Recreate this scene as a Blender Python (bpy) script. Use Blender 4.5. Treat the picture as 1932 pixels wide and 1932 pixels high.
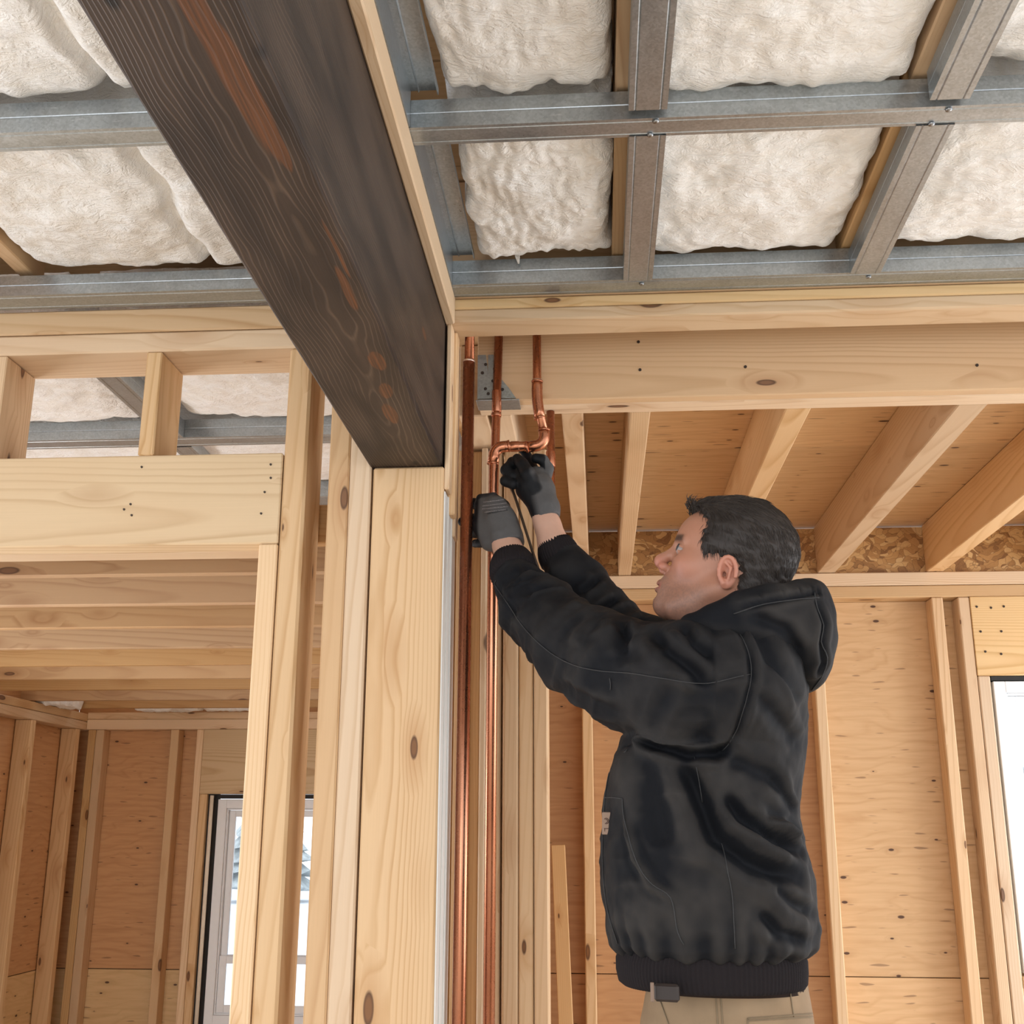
import bpy, bmesh, math, random
import numpy as np
from mathutils import Vector, Matrix, noise
random.seed(7)
for o in list(bpy.data.objects): bpy.data.objects.remove(o)
S = bpy.context.scene
COL = S.collection
# ------------------------------------------------------------------ camera
cam_d = bpy.data.cameras.new('camera'); cam = bpy.data.objects.new('camera', cam_d); COL.objects.link(cam)
cam_d.sensor_width = 36; cam_d.lens = 36*2180.46/1932; cam_d.clip_start = .02
Rv = Vector((0.99733, 0.07294, 0.00307)); Fv = Vector((-0.07112, 0.96124, 0.26638)).normalized()
Uv = Rv.cross(Fv).normalized(); Rv = Fv.cross(Uv).normalized()
M = Matrix((( Rv.x, Uv.x, -Fv.x, 0), (Rv.y, Uv.y, -Fv.y, 0), (Rv.z, Uv.z, -Fv.z, 1.35), (0, 0, 0, 1)))
cam.matrix_world = M
S.camera = cam
# ------------------------------------------------------------------ world: flat bright winter overcast
W = bpy.data.worlds.new('overcast'); S.world = W; W.use_nodes = True
wt = W.node_tree; bg = wt.nodes['Background']
wtc = wt.nodes.new('ShaderNodeTexCoord'); wsep = wt.nodes.new('ShaderNodeSeparateXYZ'); wr = wt.nodes.new('ShaderNodeValToRGB')
wt.links.new(wtc.outputs['Generated'], wsep.inputs[0]); wt.links.new(wsep.outputs[2], wr.inputs[0]); wt.links.new(wr.outputs[0], bg.inputs[0])
wr.color_ramp.elements[0].position = 0.0; wr.color_ramp.elements[0].color = (.94, .96, 1, 1)
wr.color_ramp.elements[1].position = 1.0; wr.color_ramp.elements[1].color = (.85, .91, 1, 1)
bg.inputs[1].default_value = 2.2
def area(name, loc, rot, sx, sy, power, col):
    d = bpy.data.lights.new(name, 'AREA'); d.shape = 'RECTANGLE'; d.size = sx; d.size_y = sy; d.energy = power; d.color = col
    o = bpy.data.objects.new(name, d); COL.objects.link(o); o.location = loc; o.rotation_euler = [math.radians(a) for a in rot]
    return o
# area lights added as soft key and fill from the unseen side of the room
area('soft_key_behind', (-1.3, -3.2, 1.5), (93, 0, -12), 3.6, 2.2, 60, (1, .97, .93))
area('soft_fill_side', (4.6, 1.2, 1.5), (90, 0, 82), 3.2, 2.0, 40, (.93, .97, 1))
area('right_room_fill', (3.15, 3.75, .95), (99, 0, 90), 1.5, 1.5, 52, (.97, .98, 1))  # fill added to brighten the right back room, its source unseen
area('left_room_fill', (-3.4, 3.5, .5), (100, 0, -90), 1.6, .8, 60, (.97, .98, 1))  # low fill added to lift the undersides of the left room joists
S.view_settings.view_transform = 'Standard'; S.view_settings.look = 'None'
S.view_settings.gamma = 1; S.view_settings.use_curve_mapping = False
S.view_settings.exposure = -0.24

# ------------------------------------------------------------------ node helpers
def new_mat(name):
    m = bpy.data.materials.new(name); m.use_nodes = True
    t = m.node_tree; b = t.nodes['Principled BSDF']
    return m, t, b
def nd(t, kind, ins=None, **props):
    n = t.nodes.new('ShaderNode' + {'Voronoi': 'TexVoronoi', 'Noise': 'TexNoise', 'ObjectInfo': 'ObjectInfo'}.get(kind, kind))
    for k, v in props.items(): setattr(n, k, v)
    for k, v in (ins or {}).items():
        if isinstance(v, bpy.types.NodeSocket): t.links.new(v, n.inputs[k])
        else: n.inputs[k].default_value = v
    return n
def mth(t, op, a, b=0.0, c=0.0, clamp=False):
    return nd(t, 'Math', {0: a, 1: b, 2: c}, operation=op, use_clamp=clamp).outputs[0]
def mixc(t, f, a, b, mode='MIX'):
    n = nd(t, 'MixRGB', {0: f, 1: a, 2: b}, blend_type=mode); return n.outputs[0]
def ramp(t, f, stops):
    n = nd(t, 'ValToRGB', {0: f}); cr = n.color_ramp
    while len(cr.elements) < len(stops): cr.elements.new(.5)
    for e, (p, c) in zip(cr.elements, stops):
        e.position = p; e.color = (c, c, c, 1) if isinstance(c, (int, float)) else tuple(c) + (1,)
    return n.outputs[0]
def c4(c): return tuple(c) + (1.0,)
def vmath(t, op, a, b): return nd(t, 'VectorMath', {0: a, 1: b}, operation=op).outputs[0]

def wood_mat(name, base, dark, ring=.0046, contrast=.75, knots=.55, rough=.62, vary=.12, fibre=.12):
    m, t, b = new_mat(name)
    tc = nd(t, 'TexCoord').outputs['Object']
    rnd = nd(t, 'ObjectInfo').outputs['Random']
    off = nd(t, 'CombineXYZ', {0: mth(t, 'MULTIPLY', rnd, 37.0), 1: mth(t, 'MULTIPLY', mth(t, 'SUBTRACT', mth(t, 'FRACT', mth(t, 'MULTIPLY', rnd, 7.31)), .5), .16), 2: mth(t, 'ADD', mth(t, 'MULTIPLY', mth(t, 'FRACT', mth(t, 'MULTIPLY', rnd, 3.7)), .06), .045)}).outputs[0]
    p = vmath(t, 'ADD', tc, off)
    # knots
    kv = nd(t, 'Voronoi', {'Vector': vmath(t, 'MULTIPLY', p, (4.2, 13, 13)), 'Scale': 1.0, 'Randomness': 1.0}, feature='F1')
    kd = kv.outputs['Distance']; kc = nd(t, 'SeparateColor', {0: kv.outputs['Color']}).outputs[0]
    has = mth(t, 'LESS_THAN', kc, knots)
    krad = mth(t, 'MULTIPLY', mth(t, 'ADD', kc, .15), .24)
    k = mth(t, 'SUBTRACT', 1, mth(t, 'DIVIDE', kd, krad), clamp=False)
    kmask = mth(t, 'MULTIPLY', ramp(t, k, [(.0, 0.0), (.22, 1.0)]), has)
    halo = mth(t, 'MULTIPLY', ramp(t, mth(t, 'SUBTRACT', 1, mth(t, 'DIVIDE', kd, mth(t, 'MULTIPLY', krad, 3.6))), [(.0, 0.0), (1.0, 1.0)]), has)
    # rings
    low = nd(t, 'Noise', {'Vector': vmath(t, 'MULTIPLY', p, (.8, 4, 4)), 'Scale': 1.0, 'Detail': 2.0}).outputs['Color']
    q = vmath(t, 'ADD', p, vmath(t, 'MULTIPLY', vmath(t, 'SUBTRACT', low, (.5, .5, .5)), (0, .034, .034)))
    lo2 = nd(t, 'Noise', {'Vector': vmath(t, 'MULTIPLY', p, (5, 22, 22)), 'Scale': 1.0, 'Detail': 2.0}).outputs['Color']
    q = vmath(t, 'ADD', q, vmath(t, 'MULTIPLY', vmath(t, 'SUBTRACT', lo2, (.5, .5, .5)), (0, .006, .006)))
    q2 = vmath(t, 'MULTIPLY', q, (0.012, 1, 1))
    r = nd(t, 'VectorMath', {0: q2}, operation='LENGTH').outputs['Value']
    r = mth(t, 'ADD', r, mth(t, 'MULTIPLY', halo, .009))
    ph = mth(t, 'FRACT', mth(t, 'DIVIDE', r, ring))
    rr = ramp(t, ph, [(0, 0.0), (.55, .12), (.86, 1.0), (1.0, 0.0)])
    amp = nd(t, 'Noise', {'Vector': vmath(t, 'MULTIPLY', p, (.8, 14, 14)), 'Scale': 1.0, 'Detail': 1.0}).outputs[0]
    rr = mth(t, 'MULTIPLY', rr, mth(t, 'MULTIPLY', ramp(t, amp, [(.3, .25), (.7, 1.0)]), contrast))
    fb = nd(t, 'Noise', {'Vector': vmath(t, 'MULTIPLY', p, (5, 320, 320)), 'Scale': 1.0, 'Detail': 2.0}).outputs[0]
    col = mixc(t, rr, c4(base), c4(dark))
    col = mixc(t, mth(t, 'MULTIPLY', fb, fibre), col, c4([x*.55 for x in dark]))
    blotch = nd(t, 'Noise', {'Vector': vmath(t, 'MULTIPLY', p, (2.5, 9, 9)), 'Scale': 1.0, 'Detail': 3.0}).outputs[0]
    col = mixc(t, mth(t, 'MULTIPLY', ramp(t, blotch, [(.45, 0.0), (.75, 1.0)]), .25), col, c4([base[0]*.85, base[1]*.72, base[2]*.6]))
    kcol = mixc(t, ramp(t, k, [(0.0, 1.0), (.5, 0.0)]), c4((.20, .09, .035)), c4((.045, .02, .01)))
    col = mixc(t, mth(t, 'MULTIPLY', halo, .55), col, c4([dark[0]*.8, dark[1]*.65, dark[2]*.5]))
    col = mixc(t, kmask, col, kcol)
    # per-board tone
    v = mth(t, 'ADD', mth(t, 'MULTIPLY', mth(t, 'FRACT', mth(t, 'MULTIPLY', rnd, 11.7)), 2*vary), 1-vary)
    hs = nd(t, 'HueSaturation', {'Saturation': mth(t, 'ADD', mth(t, 'MULTIPLY', mth(t, 'FRACT', mth(t, 'MULTIPLY', rnd, 5.3)), .24), .88), 'Value': v, 'Color': col}).outputs[0]
    t.links.new(hs, b.inputs['Base Color'])
    b.inputs['Roughness'].default_value = rough
    bm = nd(t, 'Bump', {'Strength': .25, 'Distance': .0006, 'Height': mth(t, 'SUBTRACT', mth(t, 'MULTIPLY', fb, .6), mth(t, 'MULTIPLY', rr, .5))})
    t.links.new(bm.outputs[0], b.inputs['Normal'])
    return m
PINE = wood_mat('pine', (.70, .49, .29), (.50, .29, .13), knots=.55)
PINE_P = wood_mat('pine_pale', (.76, .56, .36), (.57, .35, .17), contrast=.65, knots=.5)
PINE_W = wood_mat('pine_warm', (.64, .42, .22), (.46, .25, .10), contrast=.75, knots=.5)
PINE_J = wood_mat('pine_joist', (.54, .335, .165), (.37, .19, .075), contrast=.75, knots=.5)
PINE_Y = wood_mat('pine_yellow', (.70, .50, .27), (.50, .30, .12), contrast=.85, ring=.0062, knots=.45)

def beam_mat():
    m, t, b = new_mat('dark_stained_timber')
    p = nd(t, 'TexCoord').outputs['Object']
    low = nd(t, 'Noise', {'Vector': vmath(t, 'MULTIPLY', p, (1.8, 7, 7)), 'Scale': 1.0, 'Detail': 3.0}).outputs['Color']
    q = vmath(t, 'ADD', vmath(t, 'ADD', p, (0, .02, .21)), vmath(t, 'MULTIPLY', vmath(t, 'SUBTRACT', low, (.5, .5, .5)), (0, .07, .07)))
    r = nd(t, 'VectorMath', {0: vmath(t, 'MULTIPLY', q, (.03, 1, 1))}, operation='LENGTH').outputs['Value']
    ph = mth(t, 'FRACT', mth(t, 'DIVIDE', r, .0062))
    line = ramp(t, ph, [(0, 0.0), (.62, 0.0), (.8, 1.0), (1, 0.0)])
    fb = nd(t, 'Noise', {'Vector': vmath(t, 'MULTIPLY', p, (6, 260, 260)), 'Scale': 1.0, 'Detail': 3.0}).outputs[0]
    gate = nd(t, 'Noise', {'Vector': vmath(t, 'MULTIPLY', p, (3, 16, 16)), 'Scale': 1.0, 'Detail': 2.0}).outputs[0]
    col = mixc(t, ramp(t, gate, [(.35, 0.0), (.65, 1.0)]), c4((.022, .0145, .011)), c4((.055, .036, .026)))
    col = mixc(t, mth(t, 'MULTIPLY', mth(t, 'MULTIPLY', line, ramp(t, gate, [(.34, 0.0), (.55, 1.0)])), .6), col, c4((.15, .10, .068)))
    col = mixc(t, mth(t, 'MULTIPLY', ramp(t, fb, [(.4, 0.0), (.75, 1.0)]), .45), col, c4((.028, .018, .013)))
    # brown heartwood patches where the stain was taken up less
    orange = None
    sepp = nd(t, 'SeparateXYZ', {0: p})
    # x runs back (-X local = towards the camera)
    for (cx, cy, cz, lx, ly, lz) in BEAM_PATCH:
        d = vmath(t, 'SUBTRACT', vmath(t, 'ADD', p, vmath(t, 'MULTIPLY', vmath(t, 'SUBTRACT', low, (.5, .5, .5)), (0.03, .05, .02))), (cx, cy, cz))
        dl = nd(t, 'VectorMath', {0: vmath(t, 'MULTIPLY', d, (1/lx, 1/ly, 1/lz))}, operation='LENGTH').outputs['Value']
        mk = ramp(t, dl, [(.85, 1.0), (1.0, 0.0)])
        orange = mk if orange is None else mth(t, 'MAXIMUM', orange, mk)
    if orange is not None:
        og = mixc(t, ramp(t, fb, [(.3, 0.0), (.7, 1.0)]), c4((.17, .062, .023)), c4((.06, .028, .014)))
        col = mixc(t, mth(t, 'MULTIPLY', orange, .8), col, og)
    kv = nd(t, 'Voronoi', {'Vector': vmath(t, 'MULTIPLY', p, (5, 10, 10)), 'Scale': 1.0})
    kk = ramp(t, kv.outputs['Distance'], [(.05, 1.0), (.10, 0.0)])
    col = mixc(t, kk, col, c4((.012, .009, .008)))
    t.links.new(col, b.inputs['Base Color'])
    b.inputs['Roughness'].default_value = .52
    b.inputs['Specular IOR Level'].default_value = .3
    bm = nd(t, 'Bump', {'Strength': .4, 'Distance': .001, 'Height': mth(t, 'ADD', mth(t, 'MULTIPLY', fb, .7), line)})
    t.links.new(bm.outputs[0], b.inputs['Normal'])
    return m

def ply_mat(name, base, dark, rough=.6, knots=.35):
    """rotary-cut veneer; object X runs along the face grain"""
    m, t, b = new_mat(name)
    tc = nd(t, 'TexCoord').outputs['Object']; rnd = nd(t, 'ObjectInfo').outputs['Random']
    p = vmath(t, 'ADD', tc, nd(t, 'CombineXYZ', {0: mth(t, 'MULTIPLY', rnd, 23), 1: mth(t, 'MULTIPLY', rnd, 11), 2: 0.0}).outputs[0])
    low = nd(t, 'Noise', {'Vector': vmath(t, 'MULTIPLY', p, (1.5, 4, 4)), 'Scale': 1.0, 'Detail': 3.0, 'Distortion': .6}).outputs[0]
    kv = nd(t, 'Voronoi', {'Vector': vmath(t, 'MULTIPLY', p, (5.0, 11, 1)), 'Scale': 1.0}, voronoi_dimensions='2D')
    kc = nd(t, 'SeparateColor', {0: kv.outputs['Color']}).outputs[0]
    has = mth(t, 'LESS_THAN', kc, knots)
    kd = kv.outputs['Distance']
    krad = mth(t, 'MULTIPLY', mth(t, 'ADD', kc, .12), .16)
    k = mth(t, 'SUBTRACT', 1, mth(t, 'DIVIDE', kd, krad))
    kmask = mth(t, 'MULTIPLY', ramp(t, k, [(0, 0.0), (.3, 1.0)]), has)
    halo = mth(t, 'MULTIPLY', ramp(t, mth(t, 'SUBTRACT', 1, mth(t, 'DIVIDE', kd, mth(t, 'MULTIPLY', krad, 4))), [(0, 0.0), (1, 1.0)]), has)
    y = nd(t, 'SeparateXYZ', {0: p}).outputs[1]
    f = mth(t, 'ADD', mth(t, 'MULTIPLY', y, 22), mth(t, 'ADD', mth(t, 'MULTIPLY', low, 7), mth(t, 'MULTIPLY', halo, 1.2)))
    ph = mth(t, 'FRACT', f)
    line = ramp(t, ph, [(0, 0.0), (.55, .1), (.8, .8), (1.0, 0.0)])
    st = nd(t, 'Noise', {'Vector': vmath(t, 'MULTIPLY', p, (5, 60, 1)), 'Scale': 1.0, 'Detail': 3.0}).outputs[0]
    gate = nd(t, 'Noise', {'Vector': vmath(t, 'MULTIPLY', p, (2, 6, 1)), 'Scale': 1.0, 'Detail': 2.0}).outputs[0]
    col = mixc(t, mth(t, 'MULTIPLY', mth(t, 'MULTIPLY', line, ramp(t, gate, [(.3, .15), (.65, 1.0)])), .5), c4(base), c4(dark))
    col = mixc(t, mth(t, 'MULTIPLY', ramp(t, st, [(.42, 0.0), (.72, 1.0)]), .4), col, c4(dark))
    # short dark splits
    sp = nd(t, 'Noise', {'Vector': vmath(t, 'MULTIPLY', p, (11, 75, 1)), 'Scale': 1.0, 'Detail': 0.0}).outputs[0]
    col = mixc(t, mth(t, 'MULTIPLY', ramp(t, sp, [(.76, 0.0), (.80, 1.0)]), .55), col, c4((.12, .05, .02)))
    col = mixc(t, mth(t, 'MULTIPLY', halo, .3), col, c4([x*.7 for x in dark]))
    col = mixc(t, kmask, col, c4((.085, .035, .015)))
    v = mth(t, 'ADD', mth(t, 'MULTIPLY', mth(t, 'FRACT', mth(t, 'MULTIPLY', rnd, 11.7)), .16), .92)
    hs = nd(t, 'HueSaturation', {'Value': v, 'Color': col}).outputs[0]
    t.links.new(hs, b.inputs['Base Color']); b.inputs['Roughness'].default_value = rough
    bm = nd(t, 'Bump', {'Strength': .2, 'Distance': .0008, 'Height': mth(t, 'SUBTRACT', st, kmask)})
    t.links.new(bm.outputs[0], b.inputs['Normal'])
    return m
PLY = ply_mat('plywood', (.66, .43, .225), (.48, .26, .105))
PLY_O = ply_mat('plywood_orange', (.58, .32, .145), (.39, .175, .062), knots=.3)
PLY_D = ply_mat('plywood_floor_deck', (.66, .44, .235), (.46, .255, .11), knots=.5)
PLY_Y = ply_mat('header_face', (.68, .46, .23), (.50, .30, .12), knots=.4)

def osb_mat():
    m, t, b = new_mat('strand_board')
    p = nd(t, 'TexCoord').outputs['Object']
    d = nd(t, 'Noise', {'Vector': p, 'Scale': 9.0, 'Detail': 2.0}).outputs['Color']
    q = vmath(t, 'ADD', vmath(t, 'MULTIPLY', p, (22, 46, 46)), vmath(t, 'MULTIPLY', d, (7, 7, 7)))
    v = nd(t, 'Voronoi', {'Vector': q, 'Scale': 1.0})
    v2 = nd(t, 'Voronoi', {'Vector': q, 'Scale': 1.0}, feature='DISTANCE_TO_EDGE')
    g = nd(t, 'SeparateColor', {0: v.outputs['Color']}).outputs[1]
    st = nd(t, 'Noise', {'Vector': vmath(t, 'MULTIPLY', q, (1, 7, 7)), 'Scale': 1.0, 'Detail': 2.0}).outputs[0]
    col = ramp(t, mth(t, 'ADD', mth(t, 'MULTIPLY', g, .75), mth(t, 'MULTIPLY', st, .3)), [(.1, (.20, .09, .03)), (.4, (.42, .22, .075)), (.7, (.56, .33, .13)), (.95, (.68, .46, .22))])
    col = mixc(t, ramp(t, v2.outputs['Distance'], [(0, .7), (.05, 0.0)]), col, c4((.13, .055, .02)))
    t.links.new(col, b.inputs['Base Color']); b.inputs['Roughness'].default_value = .55
    bm = nd(t, 'Bump', {'Strength': .4, 'Distance': .001, 'Height': g}); t.links.new(bm.outputs[0], b.inputs['Normal'])
    return m
OSB = osb_mat()

def galv_mat(name, base, metallic=.85, rough=.38):
    m, t, b = new_mat(name)
    tc = nd(t, 'TexCoord').outputs['Object']; rnd = nd(t, 'ObjectInfo').outputs['Random']
    p = vmath(t, 'ADD', tc, nd(t, 'CombineXYZ', {0: mth(t, 'MULTIPLY', rnd, 9)}).outputs[0])
    v = nd(t, 'Voronoi', {'Vector': p, 'Scale': 240.0}); g = nd(t, 'SeparateColor', {0: v.outputs['Color']}).outputs[0]
    n1 = nd(t, 'Noise', {'Vector': vmath(t, 'MULTIPLY', p, (4, 30, 30)), 'Scale': 1.0, 'Detail': 5.0}).outputs[0]
    n2 = nd(t, 'Noise', {'Vector': p, 'Scale': 26.0, 'Detail': 6.0, 'Roughness': .7}).outputs[0]
    f = mth(t, 'ADD', mth(t, 'MULTIPLY', g, .25), mth(t, 'ADD', mth(t, 'MULTIPLY', n1, .5), mth(t, 'MULTIPLY', n2, .35)))
    col = ramp(t, f, [(.3, [x*.80 for x in base]), (.75, [min(1, x*1.2) for x in base])])
    sc = ramp(t, nd(t, 'Noise', {'Vector': vmath(t, 'MULTIPLY', p, (30, 90, 90)), 'Scale': 1.0, 'Detail': 4.0}).outputs[0], [(.66, 0.0), (.74, 1.0)])
    col = mixc(t, mth(t, 'MULTIPLY', sc, .35), col, c4((.72, .76, .78)))
    t.links.new(col, b.inputs['Base Color']); b.inputs['Metallic'].default_value = metallic
    rg = mth(t, 'ADD', mth(t, 'MULTIPLY', f, .22), rough-.1); t.links.new(rg, b.inputs['Roughness'])
    return m
GALV = galv_mat('galvanised_steel', (.40, .435, .455), metallic=.78, rough=.3)
GALV_D = galv_mat('galvanised_hanger', (.33, .35, .33), metallic=.7, rough=.45)

def plain(name, col, rough=.5, metallic=0.0, **kw):
    m, t, b = new_mat(name)
    b.inputs['Roughness'].default_value = rough; b.inputs['Metallic'].default_value = metallic
    p = nd(t, 'TexCoord').outputs['Object']
    n = nd(t, 'Noise', {'Vector': p, 'Scale': kw.get('scale', 40.0), 'Detail': 4.0}).outputs[0]
    a = kw.get('amp', .12)
    c = mixc(t, n, c4([x*(1-a) for x in col]), c4([min(1, x*(1+a)) for x in col]))
    t.links.new(c, b.inputs['Base Color'])
    return m
VINYL = plain('white_vinyl', (.82, .84, .86), .35, amp=.03)
WHITEP = plain('white_primed_trim', (.74, .73, .69), .5, amp=.05, scale=15)
CREAM = plain('cream_foam', (.86, .78, .64), .7)
STEEL = plain('screw_steel', (.32, .33, .34), .3, 1.0)
DARKIRON = plain('dark_nail', (.05, .035, .028), .5, .4)
CONCRETE = plain('pale_concrete', (.70, .62, .51), .85, amp=.08, scale=3)
DARKGAP = plain('gap_shade_black', (.03, .03, .03), .9)  # near-black colour standing in for shade in the window gaps

def copper_mat():
    m, t, b = new_mat('copper_tube')
    p = nd(t, 'TexCoord').outputs['Object']
    n = nd(t, 'Noise', {'Vector': vmath(t, 'MULTIPLY', p, (30, 30, 3)), 'Scale': 1.0, 'Detail': 2.0}).outputs[0]
    n2 = nd(t, 'Noise', {'Vector': p, 'Scale': 70.0, 'Detail': 5.0}).outputs[0]
    col = ramp(t, n, [(.3, (.38, .14, .075)), (.5, (.50, .20, .11)), (.75, (.62, .30, .18))])
    col = mixc(t, ramp(t, n2, [(.55, 0.0), (.85, .22)]), col, c4((.33, .13, .07)))
    t.links.new(col, b.inputs['Base Color']); b.inputs['Metallic'].default_value = .95
    t.links.new(mth(t, 'ADD', mth(t, 'MULTIPLY', n2, .16), .20), b.inputs['Roughness'])
    return m
COPPER = copper_mat()
SOLDER = plain('solder', (.80, .66, .58), .3, .9)
def fluff_mat():
    m, t, b = new_mat('glass_wool')
    p = nd(t, 'TexCoord').outputs['Object']
    n = nd(t, 'Noise', {'Vector': p, 'Scale': 14.0, 'Detail': 6.0, 'Distortion': 1.2}).outputs[0]
    n2 = nd(t, 'Noise', {'Vector': p, 'Scale': 90.0, 'Detail': 6.0, 'Distortion': 2.0}).outputs[0]
    col = ramp(t, n, [(.3, (.86, .82, .76)), (.6, (.93, .915, .89))])
    t.links.new(col, b.inputs['Base Color']); b.inputs['Roughness'].default_value = .95
    b.inputs['Specular IOR Level'].default_value = .1
    n3 = nd(t, 'Noise', {'Vector': vmath(t, 'MULTIPLY', vmath(t, 'ADD', p, vmath(t, 'MULTIPLY', nd(t, 'Noise', {'Vector': p, 'Scale': 7.0}).outputs['Color'], (.12, .12, .12))), (25, 80, 80)), 'Scale': 1.0, 'Detail': 5.0, 'Distortion': 1.5}).outputs[0]
    h = mth(t, 'ADD', mth(t, 'MULTIPLY', n, 2.0), mth(t, 'ADD', mth(t, 'MULTIPLY', n2, .6), mth(t, 'MULTIPLY', n3, 1.6)))
    bm = nd(t, 'Bump', {'Strength': .7, 'Distance': .006, 'Height': h}); t.links.new(bm.outputs[0], b.inputs['Normal'])
    return m
FLUFF = fluff_mat()
def glass_mat():
    m, t, b = new_mat('window_glass')
    o = [n for n in t.nodes if n.type == 'OUTPUT_MATERIAL'][0]
    tr = nd(t, 'BsdfTransparent', {0: (.97, .99, 1, 1)}); gl = nd(t, 'BsdfGlossy', {'Roughness': .02})
    fr = nd(t, 'Fresnel', {0: 1.45}).outputs[0]
    mx = nd(t, 'MixShader', {0: fr, 1: tr.outputs[0], 2: gl.outputs[0]}); t.links.new(mx.outputs[0], o.inputs[0])
    return m
GLASS = glass_mat()

# ------------------------------------------------------------------ object helpers
def link(o, parent=None):
    COL.objects.link(o)
    if parent is not None:
        o.parent = parent; o.matrix_parent_inverse = parent.matrix_basis.inverted()
    return o
def tag(o, label=None, cat=None, group=None, kind=None):
    if label: o['label'] = label
    if cat: o['category'] = cat
    if group: o['group'] = group
    if kind: o['kind'] = kind
    return o
def empty(name, loc=(0, 0, 0)):
    o = bpy.data.objects.new(name, None); o.location = loc; o.empty_display_size = .1; COL.objects.link(o); return o
def obj_bm(name, bm, m, parent=None, loc=None, rot=None, smooth=False):
    me = bpy.data.meshes.new(name); bm.normal_update(); bm.to_mesh(me); bm.free()
    if smooth:
        for f in me.polygons: f.use_smooth = True
    me.materials.append(m)
    o = bpy.data.objects.new(name, me)
    if rot is not None: o.matrix_basis = rot
    elif loc is not None: o.location = loc
    return link(o, parent)
def box_bm(bm, lo, hi, bev=0.0):
    g = bmesh.ops.create_cube(bm, size=1.0); vs = g['verts']
    for v in vs:
        v.co = Vector([(lo[i]+hi[i])/2 + v.co[i]*(hi[i]-lo[i]) for i in range(3)])
    if bev > 0:
        es = list({e for v in vs for e in v.link_edges})
        bmesh.ops.bevel(bm, geom=es, offset=bev, segments=1, affect='EDGES', profile=.5)
AXM = {'x': Matrix(((1, 0, 0), (0, 1, 0), (0, 0, 1))), 'y': Matrix(((0, -1, 0), (1, 0, 0), (0, 0, 1))), 'z': Matrix(((0, 0, 1), (0, 1, 0), (-1, 0, 0)))}
def board(name, x0, x1, y0, y1, z0, z1, m, parent=None, axis=None, bev=.003, tilt=None):
    """timber piece: the mesh's own X runs along the grain; rotated into place in the world"""
    d = {'x': x1-x0, 'y': y1-y0, 'z': z1-z0}
    axis = axis or max(d, key=d.get)
    R = AXM[axis]; c = Vector(((x0+x1)/2, (y0+y1)/2, (z0+z1)/2))
    loc = R.transposed() @ Vector((d['x'], d['y'], d['z'])); hx = [abs(v)/2 for v in loc]
    bm = bmesh.new(); b = min(bev, min(hx)*.4)
    box_bm(bm, [-h for h in hx], hx, b)
    mw = Matrix.Translation(c) @ R.to_4x4()
    if tilt is not None: mw = Matrix.Translation(c) @ tilt.to_4x4() @ R.to_4x4()
    return obj_bm(name, bm, m, parent, rot=mw)
def sheet(name, x0, x1, y0, y1, z0, z1, m, parent=None, grain='x', normal='y'):
    """plywood panel: object X = grain, object Y = across, object Z = thickness"""
    e = {'x': Vector((1, 0, 0)), 'y': Vector((0, 1, 0)), 'z': Vector((0, 0, 1))}
    gx = e[grain]; nz = e[normal]; gy = nz.cross(gx)
    R = Matrix((gx, gy, nz)).transposed(); c = Vector(((x0+x1)/2, (y0+y1)/2, (z0+z1)/2))
    d = R.transposed() @ Vector((x1-x0, y1-y0, z1-z0)); h = [abs(v)/2 for v in d]
    bm = bmesh.new(); box_bm(bm, [-v for v in h], h, .0015)
    return obj_bm(name, bm, m, parent, rot=Matrix.Translation(c) @ R.to_4x4())
def extrude_profile(name, pts, length, m, parent, mw):
    """closed 2-D profile (y,z) swept along local X"""
    bm = bmesh.new(); n = len(pts)
    a = [bm.verts.new((0, y, z)) for y, z in pts]; b = [bm.verts.new((length, y, z)) for y, z in pts]
    for i in range(n): bm.faces.new((a[i], a[(i+1) % n], b[(i+1) % n], b[i]))
    bmesh.ops.recalc_face_normals(bm, faces=bm.faces)
    return obj_bm(name, bm, m, parent, rot=mw)
def tube_path(bm, pts, rad, seg=16, cap=True):
    """swept round tube through 3-D points with a constant or per-point radius"""
    pts = [Vector(p) for p in pts]; n = len(pts); rads = rad if isinstance(rad, (list, tuple)) else [rad]*n
    T = []
    for i in range(n):
        a = pts[max(0, i-1)]; b = pts[min(n-1, i+1)]; T.append((b-a).normalized())
    u = T[0].orthogonal().normalized(); rings = []
    for i in range(n):
        u = (u - T[i]*u.dot(T[i])).normalized(); w = T[i].cross(u)
        rings.append([bm.verts.new(pts[i] + (u*math.cos(2*math.pi*k/seg) + w*math.sin(2*math.pi*k/seg))*rads[i]) for k in range(seg)])
    for i in range(n-1):
        for k in range(seg):
            f = bm.faces.new((rings[i][k], rings[i][(k+1) % seg], rings[i+1][(k+1) % seg], rings[i+1][k])); f.smooth = True
    if cap:
        bm.faces.new(rings[0][::-1]); bm.faces.new(rings[-1])
def arc(c, a, b, r, n=7):
    """quarter bend: from c+a*r to c+b*r around the corner, a,b unit vectors"""
    c, a, b = Vector(c), Vector(a), Vector(b)
    return [c + a*r*(1-math.sin(t)) + b*r*(1-math.cos(t)) for t in [math.pi/2*i/n for i in range(n+1)]]
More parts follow.
